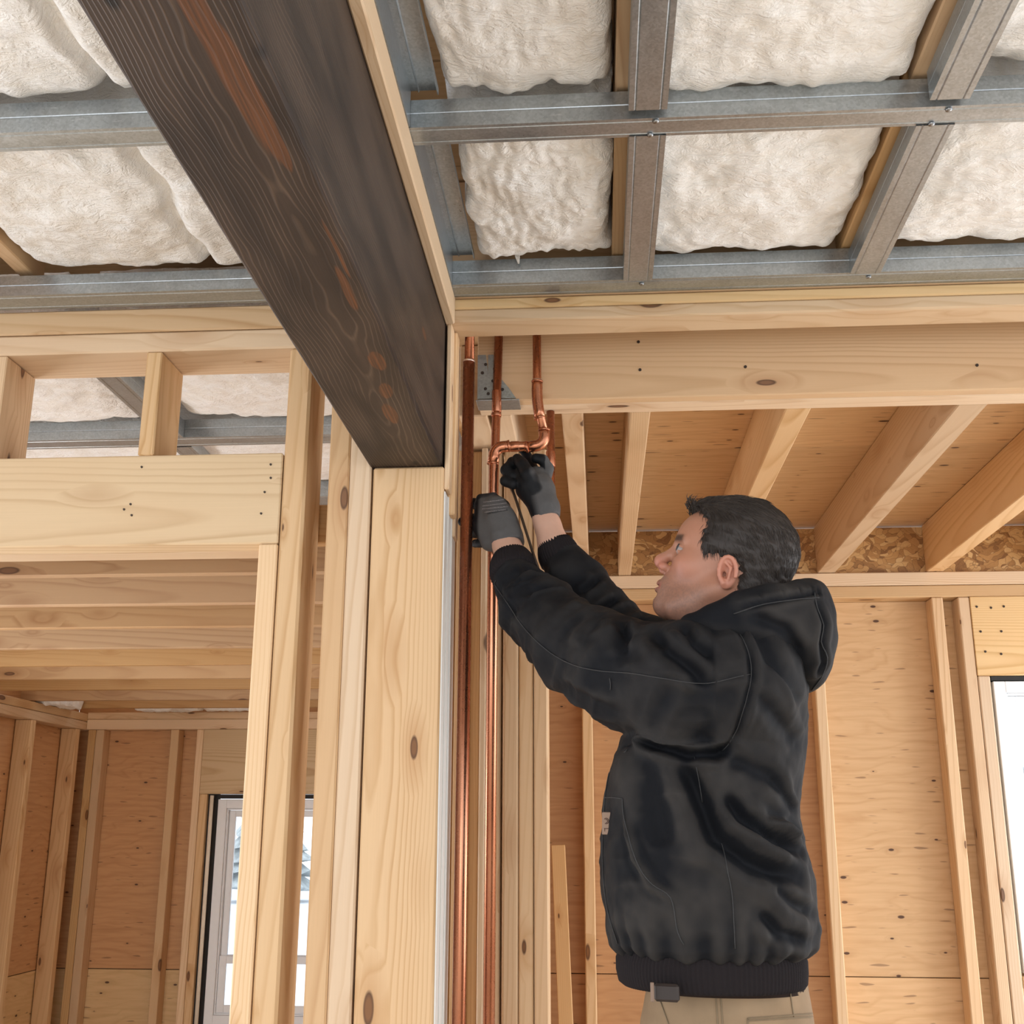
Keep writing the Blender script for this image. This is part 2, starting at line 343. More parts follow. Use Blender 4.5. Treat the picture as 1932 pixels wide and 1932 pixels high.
# ================================================================== THE SETTING
# ---- floor
fl = tag(empty('floor', (0, 2, 0)), kind='structure')
k = 0
for i in range(-3, 5):
    for j in range(-2, 4):
        sheet('floor_slab', i*1.22-.4+.002, (i+1)*1.22-.4, j*2.44-.6+.002, (j+1)*2.44-.6, -.02, 0, CONCRETE, fl, 'y', 'z')
gm = plain('snow', (.86, .88, .92), .9, scale=.4, amp=.04)
bm = bmesh.new(); box_bm(bm, (-60, -60, -.9), (60, 60, -.6)); g = tag(obj_bm('ground', bm, gm), kind='structure')

# ---- wall_partition: framed wall left of the post (opening with header)
wp = tag(empty('wall_partition', (-1, 2.45, 0)), kind='structure')
Y0, Y1 = 2.45, 2.596
board('top_plate', -3.0, -.508, Y0, Y1, 2.487, 2.547, PINE, wp, 'x', .004)
board('top_plate', -3.0, -.508, Y0+.001, Y1+.01, 2.436, 2.485, PINE_P, wp, 'x', .004)
hd = board('header', -3.0, -.7035, Y0, Y0+.07, 1.966, 2.178, PINE_Y, wp, 'x', .003)
board('header', -3.0, -.7035, Y0+.072, Y1, 1.966, 2.178, PINE_P, wp, 'x', .003)
for x0 in (-1.044, -1.421, -1.83, -2.24): board('stud', x0, x0+.037, Y0+.002, Y1, 2.179, 2.435, PINE, wp, 'z')
board('stud', -.746, -.7035, Y0, Y1, 0, 1.965, PINE_P, wp, 'z')
board('stud', -.701, -.648, Y0, Y1, 0, 2.435, PINE, wp, 'z', .006)
board('stud', -.596, -.549, Y0, Y1-.03, 0, 2.435, PINE_W, wp, 'z', .004)
board('stud', -.548, -.499, Y0, Y1-.02, 0, 2.435, PINE_P, wp, 'z', .004)
bmn = bmesh.new()
for (x, z) in [(-1.03, 2.150), (-1.048, 2.062), (-1.062, 2.050), (-1.043, 2.036), (-.73, 2.150), (-.728, 2.118), (-.74, 2.085), (-.745, 2.035)]:
    bmesh.ops.create_cone(bmn, cap_ends=True, segments=10, radius1=.0028, radius2=.0023, depth=.003, matrix=Matrix.Translation((x, 2.449, z)) @ Matrix.Rotation(math.radians(90), 4, 'X'))
tag(obj_bm('nail_heads', bmn, DARKIRON, wp), kind='stuff')

# ---- right hand furring / top boards over the opening, in the same line as the partition
wr_ = tag(empty('wall_upper', (.8, 2.45, 2.5)), kind='structure')
board('top_plate', -.334, 2.6, Y0, 2.54, 2.521, 2.5475, PINE_Y, wr_, 'x', .004)
board('top_plate', -.334, 2.6, Y0, 2.54, 2.489, 2.520, PINE_P, wr_, 'x', .004)

# ---- wall_middle: stud pack behind the pipes and the dividing wall beyond it
wm = tag(empty('wall_middle', (-.25, 3.0, 0)), kind='structure')
for (x0, x1, yo, m) in [(-.164, -.128, 0, PINE), (-.2035, -.166, .004, PINE_P), (-.242, -.2045, -.003, PINE), (-.285, -.25, .006, PINE_P), (-.303, -.287, -.02, PINE_P), (-.333, -.304, .012, PINE_W), (-.372, -.336, .0, PINE), (-.41, -.374, .01, PINE_W)]:
    board('stud', x0, x1, 3.0+yo, 3.089+yo, 0, 2.36, m, wm, 'z', .004)
for j in range(6): board('stud', -.40, -.30, 3.35+j*.41, 3.388+j*.41, 0, 2.36, PINE, wm, 'z')
sheet('sheathing_panel', -.425, -.413, 3.0, 6.54, 0, 2.0, PLY_O, wm, 'y', 'x')

# ---- wall_back: exterior wall of the right-hand room
wb = tag(empty('wall_back', (.8, 4.67, 0)), kind='structure')
YB = 4.67
board('top_plate', -.42, 3.2, YB, YB+.10, 2.3115, 2.365, PINE_P, wb, 'x', .003)
board('top_plate', -.42, 3.2, YB, YB+.10, 2.262, 2.3095, PINE, wb, 'x', .003)
for x0, x1, m in [(-.063, -.021, PINE), (.40, .445, PINE), (.860, .901, PINE_P), (1.342, 1.387, PINE), (1.446, 1.490, PINE)]:
    board('stud', x0, x1, YB+.001, YB+.09, 0, 2.261, m, wb, 'z', .004)
board('header', 1.4915, 2.75, YB-.002, YB+.09, 1.946, 2.261, PINE_Y, wb, 'x', .002)
board('stud', 1.4925, 1.5385, YB, YB+.09, 0, 1.945, PINE_P, wb, 'z', .004)
board('stud', 2.6, 2.65, YB, YB+.09, 0, 1.945, PINE, wb, 'z', .004)
board('sill_plate', 1.54, 2.6, YB, YB+.09, .80, .84, PINE, wb, 'x')
board('bottom_plate', -.42, 3.2, YB-.001, YB+.092, -.0, .038, PINE, wb, 'x')
bmn = bmesh.new()
for (x, z) in [(1.515, 2.22), (1.57, 2.215), (1.52, 2.12), (1.53, 2.04), (1.59, 2.03), (1.6, 2.12), (1.62, 2.22)]:
    bmesh.ops.create_cone(bmn, cap_ends=True, segments=10, radius1=.005, radius2=.004, depth=.003, matrix=Matrix.Translation((x, YB-.0035, z)) @ Matrix.Rotation(math.radians(90), 4, 'X'))
tag(obj_bm('nail_heads', bmn, DARKIRON, wb), kind='stuff')
for (x0, x1, z0, z1, m) in [(-.45, .879, .825, 2.2615, PLY_O), (.881, 1.60, .825, 2.2615, PLY), (-.45, .879, 0.04, .822, PLY_O), (.881, 1.60, .04, .822, PLY), (2.55, 3.2, .0, 2.27, PLY), (1.60, 2.55, 0, .79, PLY)]:
    sheet('sheathing_panel', x0, x1, YB+.094, YB+.106, z0, z1, m, wb, 'x', 'y')
BACKING = plain('dark_backing', (.05, .035, .025), .9)  # dark sheets added behind the panels to stop light leaking through the joints
for x0, x1, z0, z1 in ((-.45, 1.60, 0, 2.27), (2.55, 3.2, 0, 2.27), (1.60, 2.55, 0, .79)):
    sheet('leak_backing', x0, x1, YB+.107, YB+.110, z0, z1, BACKING, wb, 'x', 'y')
# rim board between the joist ends
sheet('rim_board', -.42, 3.2, YB+.02, YB+.045, 2.3665, 2.557, OSB, wb, 'x', 'y')

# ---- window_1 (right)
def window(name, x0, x1, z0, z1, yf, meet, fr=.045):
    w = tag(empty(name, ((x0+x1)/2, yf, z0)), kind='structure')
    def rect(nm, a, b, c, d, ya, yb, t, tb=None):
        bm = bmesh.new()
        box_bm(bm, (a, ya, c), (a+t, yb, d), .002); box_bm(bm, (b-t, ya, c), (b, yb, d), .002)
        box_bm(bm, (a+t, ya, d-t), (b-t, yb, d), .002); box_bm(bm, (a+t, ya, c), (b-t, yb, c+(tb or t)), .002)
        return obj_bm(nm, bm, VINYL, w)
    rect('frame', x0, x1, z0, z1, yf, yf+.07, fr)
    rect('frame_bead', x0+fr+.0005, x1-fr-.0005, z0+fr+.0005, z1-fr-.0005, yf+.012, yf+.06, .008)
    a, b = x0+fr+.01, x1-fr-.01
    s = rect('sash', a, b, meet, z1-fr-.01, yf+.035, yf+.058, .035)
    s2 = rect('sash', a, b, z0+fr+.01, meet+.03, yf+.018, yf+.034, .04)
    for (c, d, y) in ((meet+.02, z1-fr-.03, yf+.047), (z0+fr+.03, meet, yf+.026)):
        bm = bmesh.new(); box_bm(bm, (a+.03, y, c), (b-.03, y+.004, d)); obj_bm('glass_pane', bm, GLASS, w)
    return w
window('window_1', 1.553, 2.585, .85, 1.925, YB+.015, 1.30)
bm = bmesh.new(); box_bm(bm, (1.545, YB+.01, 1.9285), (2.585, YB+.07, 1.944)); tag(obj_bm('gap_shade_1', bm, DARKGAP), kind='structure')  # black strip in place of the shade in the gap above the frame

# ---- ceiling of the right-hand room: joists, subfloor
cl = tag(empty('ceiling', (1, 3.5, 2.37)), kind='structure')
for x0, x1, z1, m in [(-.34, -.268, 2.562, PINE_P), (-.255, -.206, 2.562, PINE_P), (-.079, -.025, 2.562, PINE), (.094, .145, 2.562, PINE), (.48, .543, 2.562, PINE), (.90, .972, 2.562, PINE), (1.335, 1.402, 2.562, PINE), (1.77, 1.83, 2.562, PINE), (2.2, 2.26, 2.562, PINE)]:
    board('joist', x0, x1, 2.752, YB+.018, 2.367, z1, m, cl, 'y', .003)
sheet('subfloor_panel', -.42, 3.2, 2.60, 3.643, 2.5635, 2.58, PLY_D, cl, 'x', 'z')
sheet('subfloor_panel', -.42, 3.2, 3.646, 4.722, 2.5635, 2.58, PLY_D, cl, 'x', 'z')
# ---- ceiling of the left-hand room: joists run across
cl2 = tag(empty('ceiling_left', (-1.6, 4, 2.0)), kind='structure')
board('joist', -3.3, -.43, 2.612, 2.648, 2.005, 2.10, PINE_J, cl2, 'x')
for y in (2.93, 3.34, 3.74, 4.185, 4.64, 5.07, 5.48, 5.94, 6.33):
    board('joist', -3.3 if y < 6.3 else -2.94, -.43, y, y+.034, 2.007, 2.147, PINE_J, cl2, 'x', .002)
# ---- left-hand room walls
wbl = tag(empty('wall_back_left', (-1.8, 6.56, 0)), kind='structure')
YL = 6.565
board('top_plate', -2.945, -.43, YL, YL+.09, 1.967, 2.0055, PINE, wbl, 'x')
board('top_plate', -2.945, -.43, YL, YL+.09, 1.909, 1.966, PINE_P, wbl, 'x')
for x0, x1, m in [(-2.932, -2.888, PINE_W), (-2.886, -2.838, PINE_W), (-2.444, -2.397, PINE), (-2.291, -2.251, PINE_P), (-2.249, -2.205, PINE), (-1.22, -1.18, PINE)]:
    board('stud', x0, x1, YL+.001, YL+.09, 0, 1.908 if x0 != -2.249 else 1.548, m, wbl, 'z')
board('header', -2.2495, -1.22, YL-.001, YL+.09, 1.549, 1.908, PINE_Y, wbl, 'x', .002)
for (x0, x1, z0, z1, m) in [(-3.04, -2.20, .612, 1.91, PLY_O), (-3.04, -2.20, 0, .608, PLY_Y), (-1.25, -.43, 0, 1.91, PLY_O), (-2.2, -1.25, 0, .30, PLY_O), (-3.04, -.43, 1.911, 2.3, PLY_O)]:
    sheet('sheathing_panel', x0, x1, YL+.094, YL+.106, z0, z1, m, wbl, 'x', 'y')
for x0, x1, z0, z1 in ((-3.04, -2.20, 0, 1.91), (-1.25, -.43, 0, 1.91)):
    sheet('leak_backing', x0, x1, YL+.107, YL+.110, z0, z1, BACKING, wbl, 'x', 'y')
sheet('leak_backing', -3.056, -3.053, 4.21, 6.66, 0, 2.0, BACKING, wbl, 'y', 'x')
window('window_2', -2.145, -1.30, .34, 1.52, YL+.02, .66, .05)
bm = bmesh.new(); box_bm(bm, (-2.145, YL+.01, 1.524), (-1.3, YL+.08, 1.546)); tag(obj_bm('gap_shade_2', bm, DARKGAP), kind='structure')  # same black strip for the shaded gap over the left window
wl = tag(empty('wall_left', (-2.95, 5.5, 0)), kind='structure')
XL = -2.945
board('top_plate', XL-.09, XL, 2.6, YL+.09, 1.955, 1.998, PINE, wl, 'y')
board('top_plate', XL-.09, XL, 2.6, YL+.09, 1.906, 1.953, PINE, wl, 'y')
for y, m in ((6.44, PINE_W), (5.905, PINE), (5.50, PINE), (5.09, PINE), (4.68, PINE), (4.27, PINE)):
    board('stud', XL-.09, XL-.001, y, y+.05, 0, 1.905, m, wl, 'z')
for (y0, y1) in ((5.44, 6.66), (4.21, 5.438)):
    sheet('sheathing_panel', XL-.107, XL-.095, y0, y1, .625, 1.91, PLY_O, wl, 'y', 'x'); sheet('sheathing_panel', XL-.107, XL-.095, y0, y1, 0, .621, PLY_Y, wl, 'y', 'x')
sheet('sheathing_panel', XL-.107, XL-.095, 2.6, 6.66, 1.912, 2.3, PLY_O, wl, 'y', 'x')
tube = bmesh.new(); tube_path(tube, [(-2.172, YL-.012, .30), (-2.172, YL-.012, 1.54)], .0105, 12)
box = bmesh.new(); box_bm(box, (-2.2045, YL+.03, .3), (-2.1455, YL+.06, 1.548)); obj_bm('jamb_gap_blocker', box, DARKGAP, wbl)  # dark piece added to block the bright sky gap beside the frame
tag(obj_bm('foam_strip', tube, CREAM), 'cream rounded foam strip standing along the left jamb of the left window', 'foam strip')

# ---- roof deck over everything (closes the joist bays)
rd = tag(empty('roof_deck', (0, 2, 2.86)), kind='structure')
for i in range(-3, 3):
    sheet('roof_panel', i*1.22+.003, (i+1)*1.22, .2, 2.44, 2.86, 2.88, PLY_D, rd, 'x', 'z')
    sheet('roof_panel', i*1.22+.003, (i+1)*1.22, 2.445, 6.75 if i < 0 else 4.70, 2.86, 2.88, PLY_D, rd, 'x', 'z')
for x0, x1 in ((.049, .079), (.562, .60), (1.09, 1.13), (1.60, 1.64), (-1.35, -1.31), (-1.86, -1.82), (-2.4, -2.36)):
    for (y0, y1) in ((.3, 1.80), (1.802, 2.44)):
        board('roof_rafter', x0, x1, y0, y1, 2.614, 2.855, PINE_W, rd, 'y')
board('rim_joist', -.333, 2.6, 2.45, 2.488, 2.549, 2.855, PINE_W, rd, 'x')

# ================================================================== THINGS
# ---- dark timber beam
BEAM_PATCH = [(-.48, -.034, -.18, .27, .015, .03), (-.33, -.045, -.18, .14, .014, .03), (-.235, -.050, -.18, .06, .007, .03), (.14, -.046, -.18, .08, .008, .03), (.42, -.043, -.18, .045, .013, .03), (.56, -.040, -.18, .04, .012, .03), (.68, -.032, -.18, .06, .014, .03), (.02, -.060, -.18, .09, .004, .03), (.72, -.083, .0, .03, .03, .010)]
DARK = beam_mat()
bmr = empty('timber_beam', (-.42, 2.53, 2.139)); tag(bmr, 'massive dark brown stained timber beam resting on the pale post', 'beam')
board('beam_body', -.504, -.338, .25, 2.608, 2.1395, 2.50, DARK, bmr, 'y', .005)
# ---- post
pt = empty('timber_post', (-.415, 2.53, 0)); tag(pt, 'pale square softwood post carrying the end of the dark beam', 'post')
board('post_shaft', -.494, -.334, 2.45, 2.608, 0, 2.138, PINE, pt, 'z', .004)
ct = empty('corner_trim', (-.33, 2.5, 0)); tag(ct, 'narrow off white grooved corner strips on the right side of the post', 'trim strip')
for y0, y1, xo in ((2.452, 2.492, .003), (2.495, 2.535, .0055), (2.538, 2.605, .008)):
    board('strip', -.3335, -.3335+xo, y0, y1, 0, 2.08, WHITEP, ct, 'z', .001)
sp = empty('side_boards', (-.33, 2.5, 2.14)); tag(sp, 'short pale boards fixed upright beside the beam end above the post', 'board')
board('board', -.3335, -.3225, 2.452, 2.50, 2.085, 2.487, PINE_P, sp, 'z')
board('board', -.3335, -.3155, 2.502, 2.545, 2.04, 2.487, PINE, sp, 'z')
board('board', -.3335, -.3195, 2.547, 2.60, 2.0, 2.487, PINE_P, sp, 'z')
# ---- ledger
le = board('ledger_board', -.3375, -.315, .25, 2.447, 2.481, 2.5465, PINE_P, None, 'y')
tag(le, 'long pale ledger board running along the right side of the dark beam', 'board')
# ---- header beam on the right
hb = empty('header_beam', (.9, 2.7, 2.367)); tag(hb, 'doubled pine header beam running right above the plumber and carrying the joists', 'beam')
board('ply', -.283, 3.2, 2.65, 2.684, 2.3675, 2.575, PINE_W, hb, 'x', .003)
board('ply', -.283, 3.2, 2.686, 2.75, 2.3665, 2.562, PINE_P, hb, 'x', .003)
bmn = bmesh.new(); NH = [(.115, 2.514), (.117, 2.440), (.372, 2.441), (.92, 2.43)]
for (x, z) in NH:
    bmesh.ops.create_cone(bmn, cap_ends=True, segments=10, radius1=.004, radius2=.0035, depth=.003, matrix=Matrix.Translation((x, 2.649, z)) @ Matrix.Rotation(math.radians(90), 4, 'X'))
tag(obj_bm('nail_heads', bmn, DARKIRON, hb), kind='stuff')
# ---- joist hanger plate
jh = empty('joist_hanger', (-.24, 2.645, 2.38)); tag(jh, 'grey perforated steel hanger plate behind the copper pipes at the header end', 'metal bracket')
bm = bmesh.new()
P = [(-.282, 2.372), (-.187, 2.372), (-.205, 2.40), (-.225, 2.425), (-.228, 2.488), (-.256, 2.488), (-.256, 2.44), (-.262, 2.488), (-.282, 2.488)]
f1 = [bm.verts.new((x, 2.6485, z)) for x, z in P]; f2 = [bm.verts.new((x, 2.6445, z)) for x, z in P]
bm.faces.new(f1); bm.faces.new(f2[::-1])
for i in range(len(P)): bm.faces.new((f1[i], f1[(i+1) % len(P)], f2[(i+1) % len(P)], f2[i]))
bmesh.ops.recalc_face_normals(bm, faces=bm.faces)
obj_bm('plate', bm, GALV_D, jh)
bm = bmesh.new(); box_bm(bm, (-.284, 2.632, 2.362), (-.178, 2.70, 2.3655), .001); obj_bm('flange', bm, GALV, jh)
bmn = bmesh.new()
for (x, z) in [(-.262, 2.462), (-.244, 2.418), (-.235, 2.40), (-.262, 2.398), (-.27, 2.44), (-.255, 2.385), (-.24, 2.45), (-.22, 2.395)]:
    bmesh.ops.create_cone(bmn, cap_ends=True, segments=10, radius1=.004, radius2=.004, depth=.002, matrix=Matrix.Translation((x, 2.644, z)) @ Matrix.Rotation(math.radians(90), 4, 'X'))
tag(obj_bm('nail_holes', bmn, DARKIRON, jh), kind='stuff')

# ---- metal ceiling grid
def chan_profile(w, h, t=.0018, lip=.009):
    o = [(-w/2+lip, h), (-w/2, h), (-w/2, h*.53), (-w/2+.0006, h*.5), (-w/2, h*.47), (-w/2, 0), (-w*.36, 0), (-w*.33, .0016), (-w*.30, 0), (w*.30, 0), (w*.33, .0016), (w*.36, 0), (w/2, 0), (w/2, h*.47), (w/2-.0006, h*.5), (w/2, h*.53), (w/2, h), (w/2-lip, h)]
    i = [(-w/2+lip, h-t), (-w/2+t, h-t), (-w/2+t, t), (w/2-t, t), (w/2-t, h-t), (w/2-lip, h-t)]
    return o + i[::-1]
def channel(name, axis, a, b, c, z, w, h, label, group, cat='metal channel', screws=()):
    """a..b along the axis; c = centre across"""
    if axis == 'x': mw = Matrix.Translation((a, c, z)); 
    else: mw = Matrix.Translation((c, a, z)) @ Matrix.Rotation(math.radians(90), 4, 'Z')
    o = extrude_profile(name, chan_profile(w, h), b-a, GALV, None, mw)
    tag(o, label, cat, group)
    for s in screws:
        bm = bmesh.new(); bmesh.ops.create_uvsphere(bm, u_segments=12, v_segments=6, radius=.0062)
        for v in bm.verts: v.co.z *= .55
        q = obj_bm('screw', bm, STEEL, o, rot=Matrix.Translation(s), smooth=True)
    return o
ZG = 2.5485
GR = 'steel channels of the suspended ceiling grid'
channel('main_channel', 'x', -.345, 2.6, 1.798, ZG, .055, .056, 'long galvanised cross channel in the right bay, its cut end meeting the beam', GR, screws=[(.118, 1.778, ZG-.002), (.11, 1.819, ZG-.002), (.618, 1.778, ZG-.002), (.60, 1.819, ZG-.002)])
channel('main_channel', 'x', -3.2, -.506, 1.765, ZG, .058, .06, 'galvanised cross channel in the left bay between the two rows of insulation', GR)
channel('perimeter_channel', 'x', -.333, 2.6, 2.413, ZG, .064, .060, 'galvanised edge channel along the top board right of the beam', GR, screws=[(.115, 2.402, ZG-.002), (.62, 2.402, ZG-.002)])
channel('perimeter_channel', 'x', -3.2, -.506, 2.405, ZG, .075, .05, 'galvanised edge channel on top of the left partition plates', GR)
channel('furring_channel', 'y', .3, 1.743, .103, ZG-.0025, .066, .055, 'narrow galvanised channel coming from the top edge of the picture left of centre bay', GR)
channel('furring_channel', 'y', 1.82, 2.385, .106, ZG-.0025, .065, .055, 'short galvanised channel between cross channel and edge channel, nearer the beam', GR)
channel('furring_channel', 'y', .3, 1.748, .611, ZG-.0025, .066, .055, 'slanting galvanised channel at the top right corner of the picture', GR)
channel('furring_channel', 'y', 1.822, 2.385, .608, ZG-.0025, .066, .055, 'short galvanised channel between cross channel and edge channel, farther right', GR)
channel('cross_channel', 'x', -3.2, -.43, 3.42, ZG, .085, .06, 'galvanised cross channel seen through the cripple stud opening above the left header', GR)
channel('cross_channel', 'y', 2.62, 3.375, -1.325, ZG-.002, .066, .055, 'slanting galvanised channel seen just left of the cripple stud above the left header', GR)
channel('cross_channel', 'y', 3.465, 4.05, -1.33, ZG-.002, .066, .055, 'far stub of galvanised channel peeking over the left header right of the cripple stud', GR)
channel('cross_channel', 'x', -3.2, -.43, 4.13, ZG, .13, .06, 'farthest galvanised channel glimpsed in the slit beside the king stud', GR)
# edge track running beside the beam: deep open channel seen from below
def edge_track(y0, y1, label):
    t = .002; w = .064; h = .075
    o = [(w/2-.014, 0), (w/2, 0), (w/2, t), (w/2-.014+t, t), (w/2-.014+t, h), (-w/2, h), (-w/2, h-.012), (-w/2+t, h-.012), (-w/2+t, h-t), (.006, h-t), (.004, h-.006), (.002, h-t), (w/2-.014, h-t)]
    e = extrude_profile('edge_track', o, y1-y0, GALV, None, Matrix.Translation((-.296, y0, ZG)) @ Matrix.Rotation(math.radians(90), 4, 'Z'))
    return tag(e, label, 'metal channel', GR)
edge_track(.3, 1.768, 'deep galvanised track beside the beam, above the cross channel in the picture')
edge_track(1.828, 2.379, 'deep galvanised track beside the beam, between cross channel and edge channel')

# ---- insulation batts
def batt(x0, x1, y0, y1, z, label, seed, sag=.03, thick=.16, fold=None, nx=70, ny=60, tuft=False, grp='glass wool batts laid between the ceiling rafters', edge=.013):
    bm = bmesh.new(); V = {}
    rows = []
    for j in range(ny+1):
        row = []
        for i in range(nx+1):
            u = 2*i/nx-1; v = 2*j/ny-1
            q = Vector((i/nx*(x1-x0)*9+seed*3.1, j/ny*(y1-y0)*9, seed))
            n1 = noise.fractal(q, 1.0, 2.0, 4); n2 = noise.ridged_multi_fractal(q*.55+Vector((5, 5, 5)), 1.0, 2.0, 3, 1.0, 2.0)
            e = noise.noise(Vector((u*2.2+seed, v*2.2, 3.0)))*edge + noise.noise(Vector((u*9+seed, v*9, 8.0)))*edge*.5
            prof = (1-abs(u)**14)*(1-abs(v)**14)
            prof = max(prof, 0)**.45
            zz = z + thick*.45*(1-prof) - sag*(1-u*u)*(1-v*v) + n1*.010 - (n2-1)*.006 - e*.6 + noise.noise(q*4.5)*.0022
            if fold is not None:
                xx = x0+(x1-x0)*i/nx
                fx = fold + noise.noise(Vector((v*1.7, seed, 0)))*.03
                zz += .03*math.exp(-((xx-fx)/.014)**2) - .008*math.exp(-((xx-fx-.04)/.03)**2)
            k = 1 - .012*abs(u)
            x = (x0+x1)/2 + u*(x1-x0)/2 + e*abs(u)**3*u; y = (y0+y1)/2 + v*(y1-y0)/2 + e*abs(v)**3*v
            row.append(bm.verts.new((x, y, zz)))
        rows.append(row)
    for j in range(ny):
        for i in range(nx):
            bm.faces.new((rows[j][i], rows[j+1][i], rows[j+1][i+1], rows[j][i+1])).smooth = True
    # sides and top
    ring = rows[0] + [r[-1] for r in rows[1:]] + rows[-1][::-1][1:] + [r[0] for r in rows[::-1][1:-1]]
    top = [bm.verts.new((w.co.x, w.co.y, z+thick)) for w in ring]
    n = len(ring)
    for i in range(n): bm.faces.new((ring[i], ring[(i+1) % n], top[(i+1) % n], top[i])).smooth = True
    bm.faces.new(top[::-1]) if n < 5000 else None
    if tuft:
        for s in range(3):
            p = Vector((x0+.09+s*.004, y1-.005, z+.03)); tube_path(bm, [p, p+Vector((-.004, .003, -.02)), p+Vector((.002-s*.003, .006, -.038))], [.003, .002, .0008], 6)
    o = obj_bm('insulation_batt', bm, FLUFF)
    return tag(o, label, 'insulation', grp)
ZI = 2.605
batt(-.262, .045, .95, 1.792, ZI+.004, 'fluffy white batt top centre, between the edge track and the first furring channel', 1, .012)
batt(.082, .560, .95, 1.80, ZI-.010, 'largest fluffy white batt, bulging over the cross channel at the top of the picture', 2, .03)
batt(.603, 1.088, .95, 1.79, ZI+.01, 'white batt in the top right corner beyond the slanting channel', 3, .02)
batt(-.255, .046, 1.812, 2.37, ZI-.006, 'small ragged white batt next to the beam, below the cross channel', 4, .02, tuft=True, edge=.018)
batt(.082, .560, 1.82, 2.385, ZI-.004, 'square white batt between the two short furring channels', 5, .026)
batt(.603, 1.088, 1.82, 2.38, ZI-.004, 'white batt cut by the right edge of the picture, below the cross channel', 6, .02)
batt(-1.30, -.508, .95, 1.745, ZI, 'white creased batt in the top left corner, left of the beam', 7, .015, fold=-.845, nx=110)
batt(-1.30, -.508, 1.80, 2.372, ZI-.004, 'wide white creased batt left of the beam above the left edge channel', 8, .02, fold=-.865, nx=110)
G2 = 'glass wool batts behind the left partition'
batt(-1.285, -.50, 2.66, 3.372, ZI-.004, 'distant white batt seen right of the cripple stud above the left header', 9, .03, grp=G2)
batt(-2.2, -1.365, 2.66, 3.372, ZI-.006, 'distant white batt seen left of the cripple stud above the left header', 10, .035, grp=G2)
batt(-2.6, -.45, 3.47, 4.06, ZI, 'low strip of white batt between header top and rear channel', 11, .03, grp=G2, nx=110)
batt(-2.6, -.45, 4.205, 5.4, ZI, 'farthest white batt glimpsed in the slit between the studs', 12, .03, grp=G2, nx=110)
G3 = 'loose insulation tufts over the left back room wall'
batt(-2.62, -2.25, 6.42, 6.56, 2.0075, 'torn white tuft on the back plate of the left room near the corner', 13, .0, .07, nx=30, ny=14, grp=G3)
batt(-2.235, -1.85, 6.42, 6.56, 2.0075, 'torn white tuft on the back plate of the left room beside the trimmer stud', 14, .0, .06, nx=30, ny=14, grp=G3)
batt(-3.02, -2.86, 5.99, 6.32, 1.9995, 'grey white tuft on the left wall plate under the joists', 15, .0, .08, nx=24, ny=20, grp=G3)

# ---- copper pipes
def pipe_obj(name, runs, parent):
    bm = bmesh.new()
    for pts, r in runs: tube_path(bm, pts, r, 20)
    return obj_bm(name, bm, COPPER, parent)
def collar(parent, p, d, r, l=.012, m=None, name='coupling'):
    p, d = Vector(p), Vector(d).normalized(); bm = bmesh.new()
    tube_path(bm, [p-d*l, p-d*(l-.001), p+d*(l-.001), p+d*l], [r*.97, r, r, r*.97], 20)
    return obj_bm(name, bm, m or COPPER, parent)
pa = empty('copper_pipe', (-.297, 2.572, 0)); tag(pa, 'thickest copper pipe, straight and upright, next to the post', 'pipe', 'copper pipes')
pipe_obj('tube', [([(-.299, 2.572, 0), (-.2955, 2.572, 2.442)], .0142)], pa)
pipe_obj('upper_tube', [([(-.2945, 2.573, 2.4415), (-.2942, 2.573, 2.84)], .0118)], pa)
collar(pa, (-.2955, 2.572, 2.4405), (0, 0, 1), .0150, .0025, SOLDER, 'solder_ring')
pb = empty('copper_pipe', (-.229, 2.634, 0)); tag(pb, 'slim straight copper pipe running down behind the elbow assembly', 'pipe', 'copper pipes')
pipe_obj('tube', [([(-.2385, 2.633, 0), (-.238, 2.633, 2.15), (-.2285, 2.634, 2.56)], .0106)], pb)
collar(pb, (-.234, 2.634, 2.325), (0, 0, 1), .0128, .004)
collar(pb, (-.2332, 2.634, 2.36), (0, 0, 1), .0118, .028)
YC = 2.606; XC = -.2365; RC = .0118
pc = empty('copper_pipe', (XC, YC, 0)); tag(pc, 'copper pipe with elbows forming the crank the plumber is holding', 'pipe', 'copper pipes')
zt = 2.234; rb = .024
# elbow corner: up from below then right
pts = [(XC-.004, YC, 0), (XC, YC, zt-rb)]
e1 = [Vector((XC, YC, zt)) + Vector((rb*(1-math.cos(a)), 0, -rb+rb*math.sin(a))) for a in [math.pi/2*i/7 for i in range(8)]]
xr_ = -.112
e2 = [Vector((xr_-.004, YC, zt+.0)) + Vector((-rb+rb*math.sin(a), 0, rb-rb*math.cos(a))) for a in [math.radians(98)*i/7 for i in range(8)]]
pipe_obj('tube', [(pts + e1[1:] + e2, RC)], pc)
# leaning riser then straight up
lean_b = e2[-1]; lean_t = Vector((-.133, YC, 2.352))
pipe_obj('riser', [([lean_b, lean_t, lean_t+Vector((0, 0, .02)), (-.1335, YC, 2.60)], .0104)], pc)
for (ps, r) in [(e1, .0138), (e2, .0138), ([lean_t-Vector((-.004, 0, .03)), lean_t-Vector((-.001, 0, .006)), lean_t+Vector((-.0002, 0, .02)), lean_t+Vector((0, 0, .034))], .0132)]:
    bm = bmesh.new(); ps = [Vector(p) for p in ps]
    d0 = (ps[0]-ps[1]).normalized(); d1 = (ps[-1]-ps[-2]).normalized()
    tube_path(bm, [ps[0]+d0*.018] + ps + [ps[-1]+d1*.012], r, 20); obj_bm('elbow', bm, COPPER, pc)
    for p, d in ((ps[0]+d0*.018, d0), (ps[-1]+d1*.012, d1)): collar(pc, p, d, r*1.07, .0022, None, 'elbow_rim')
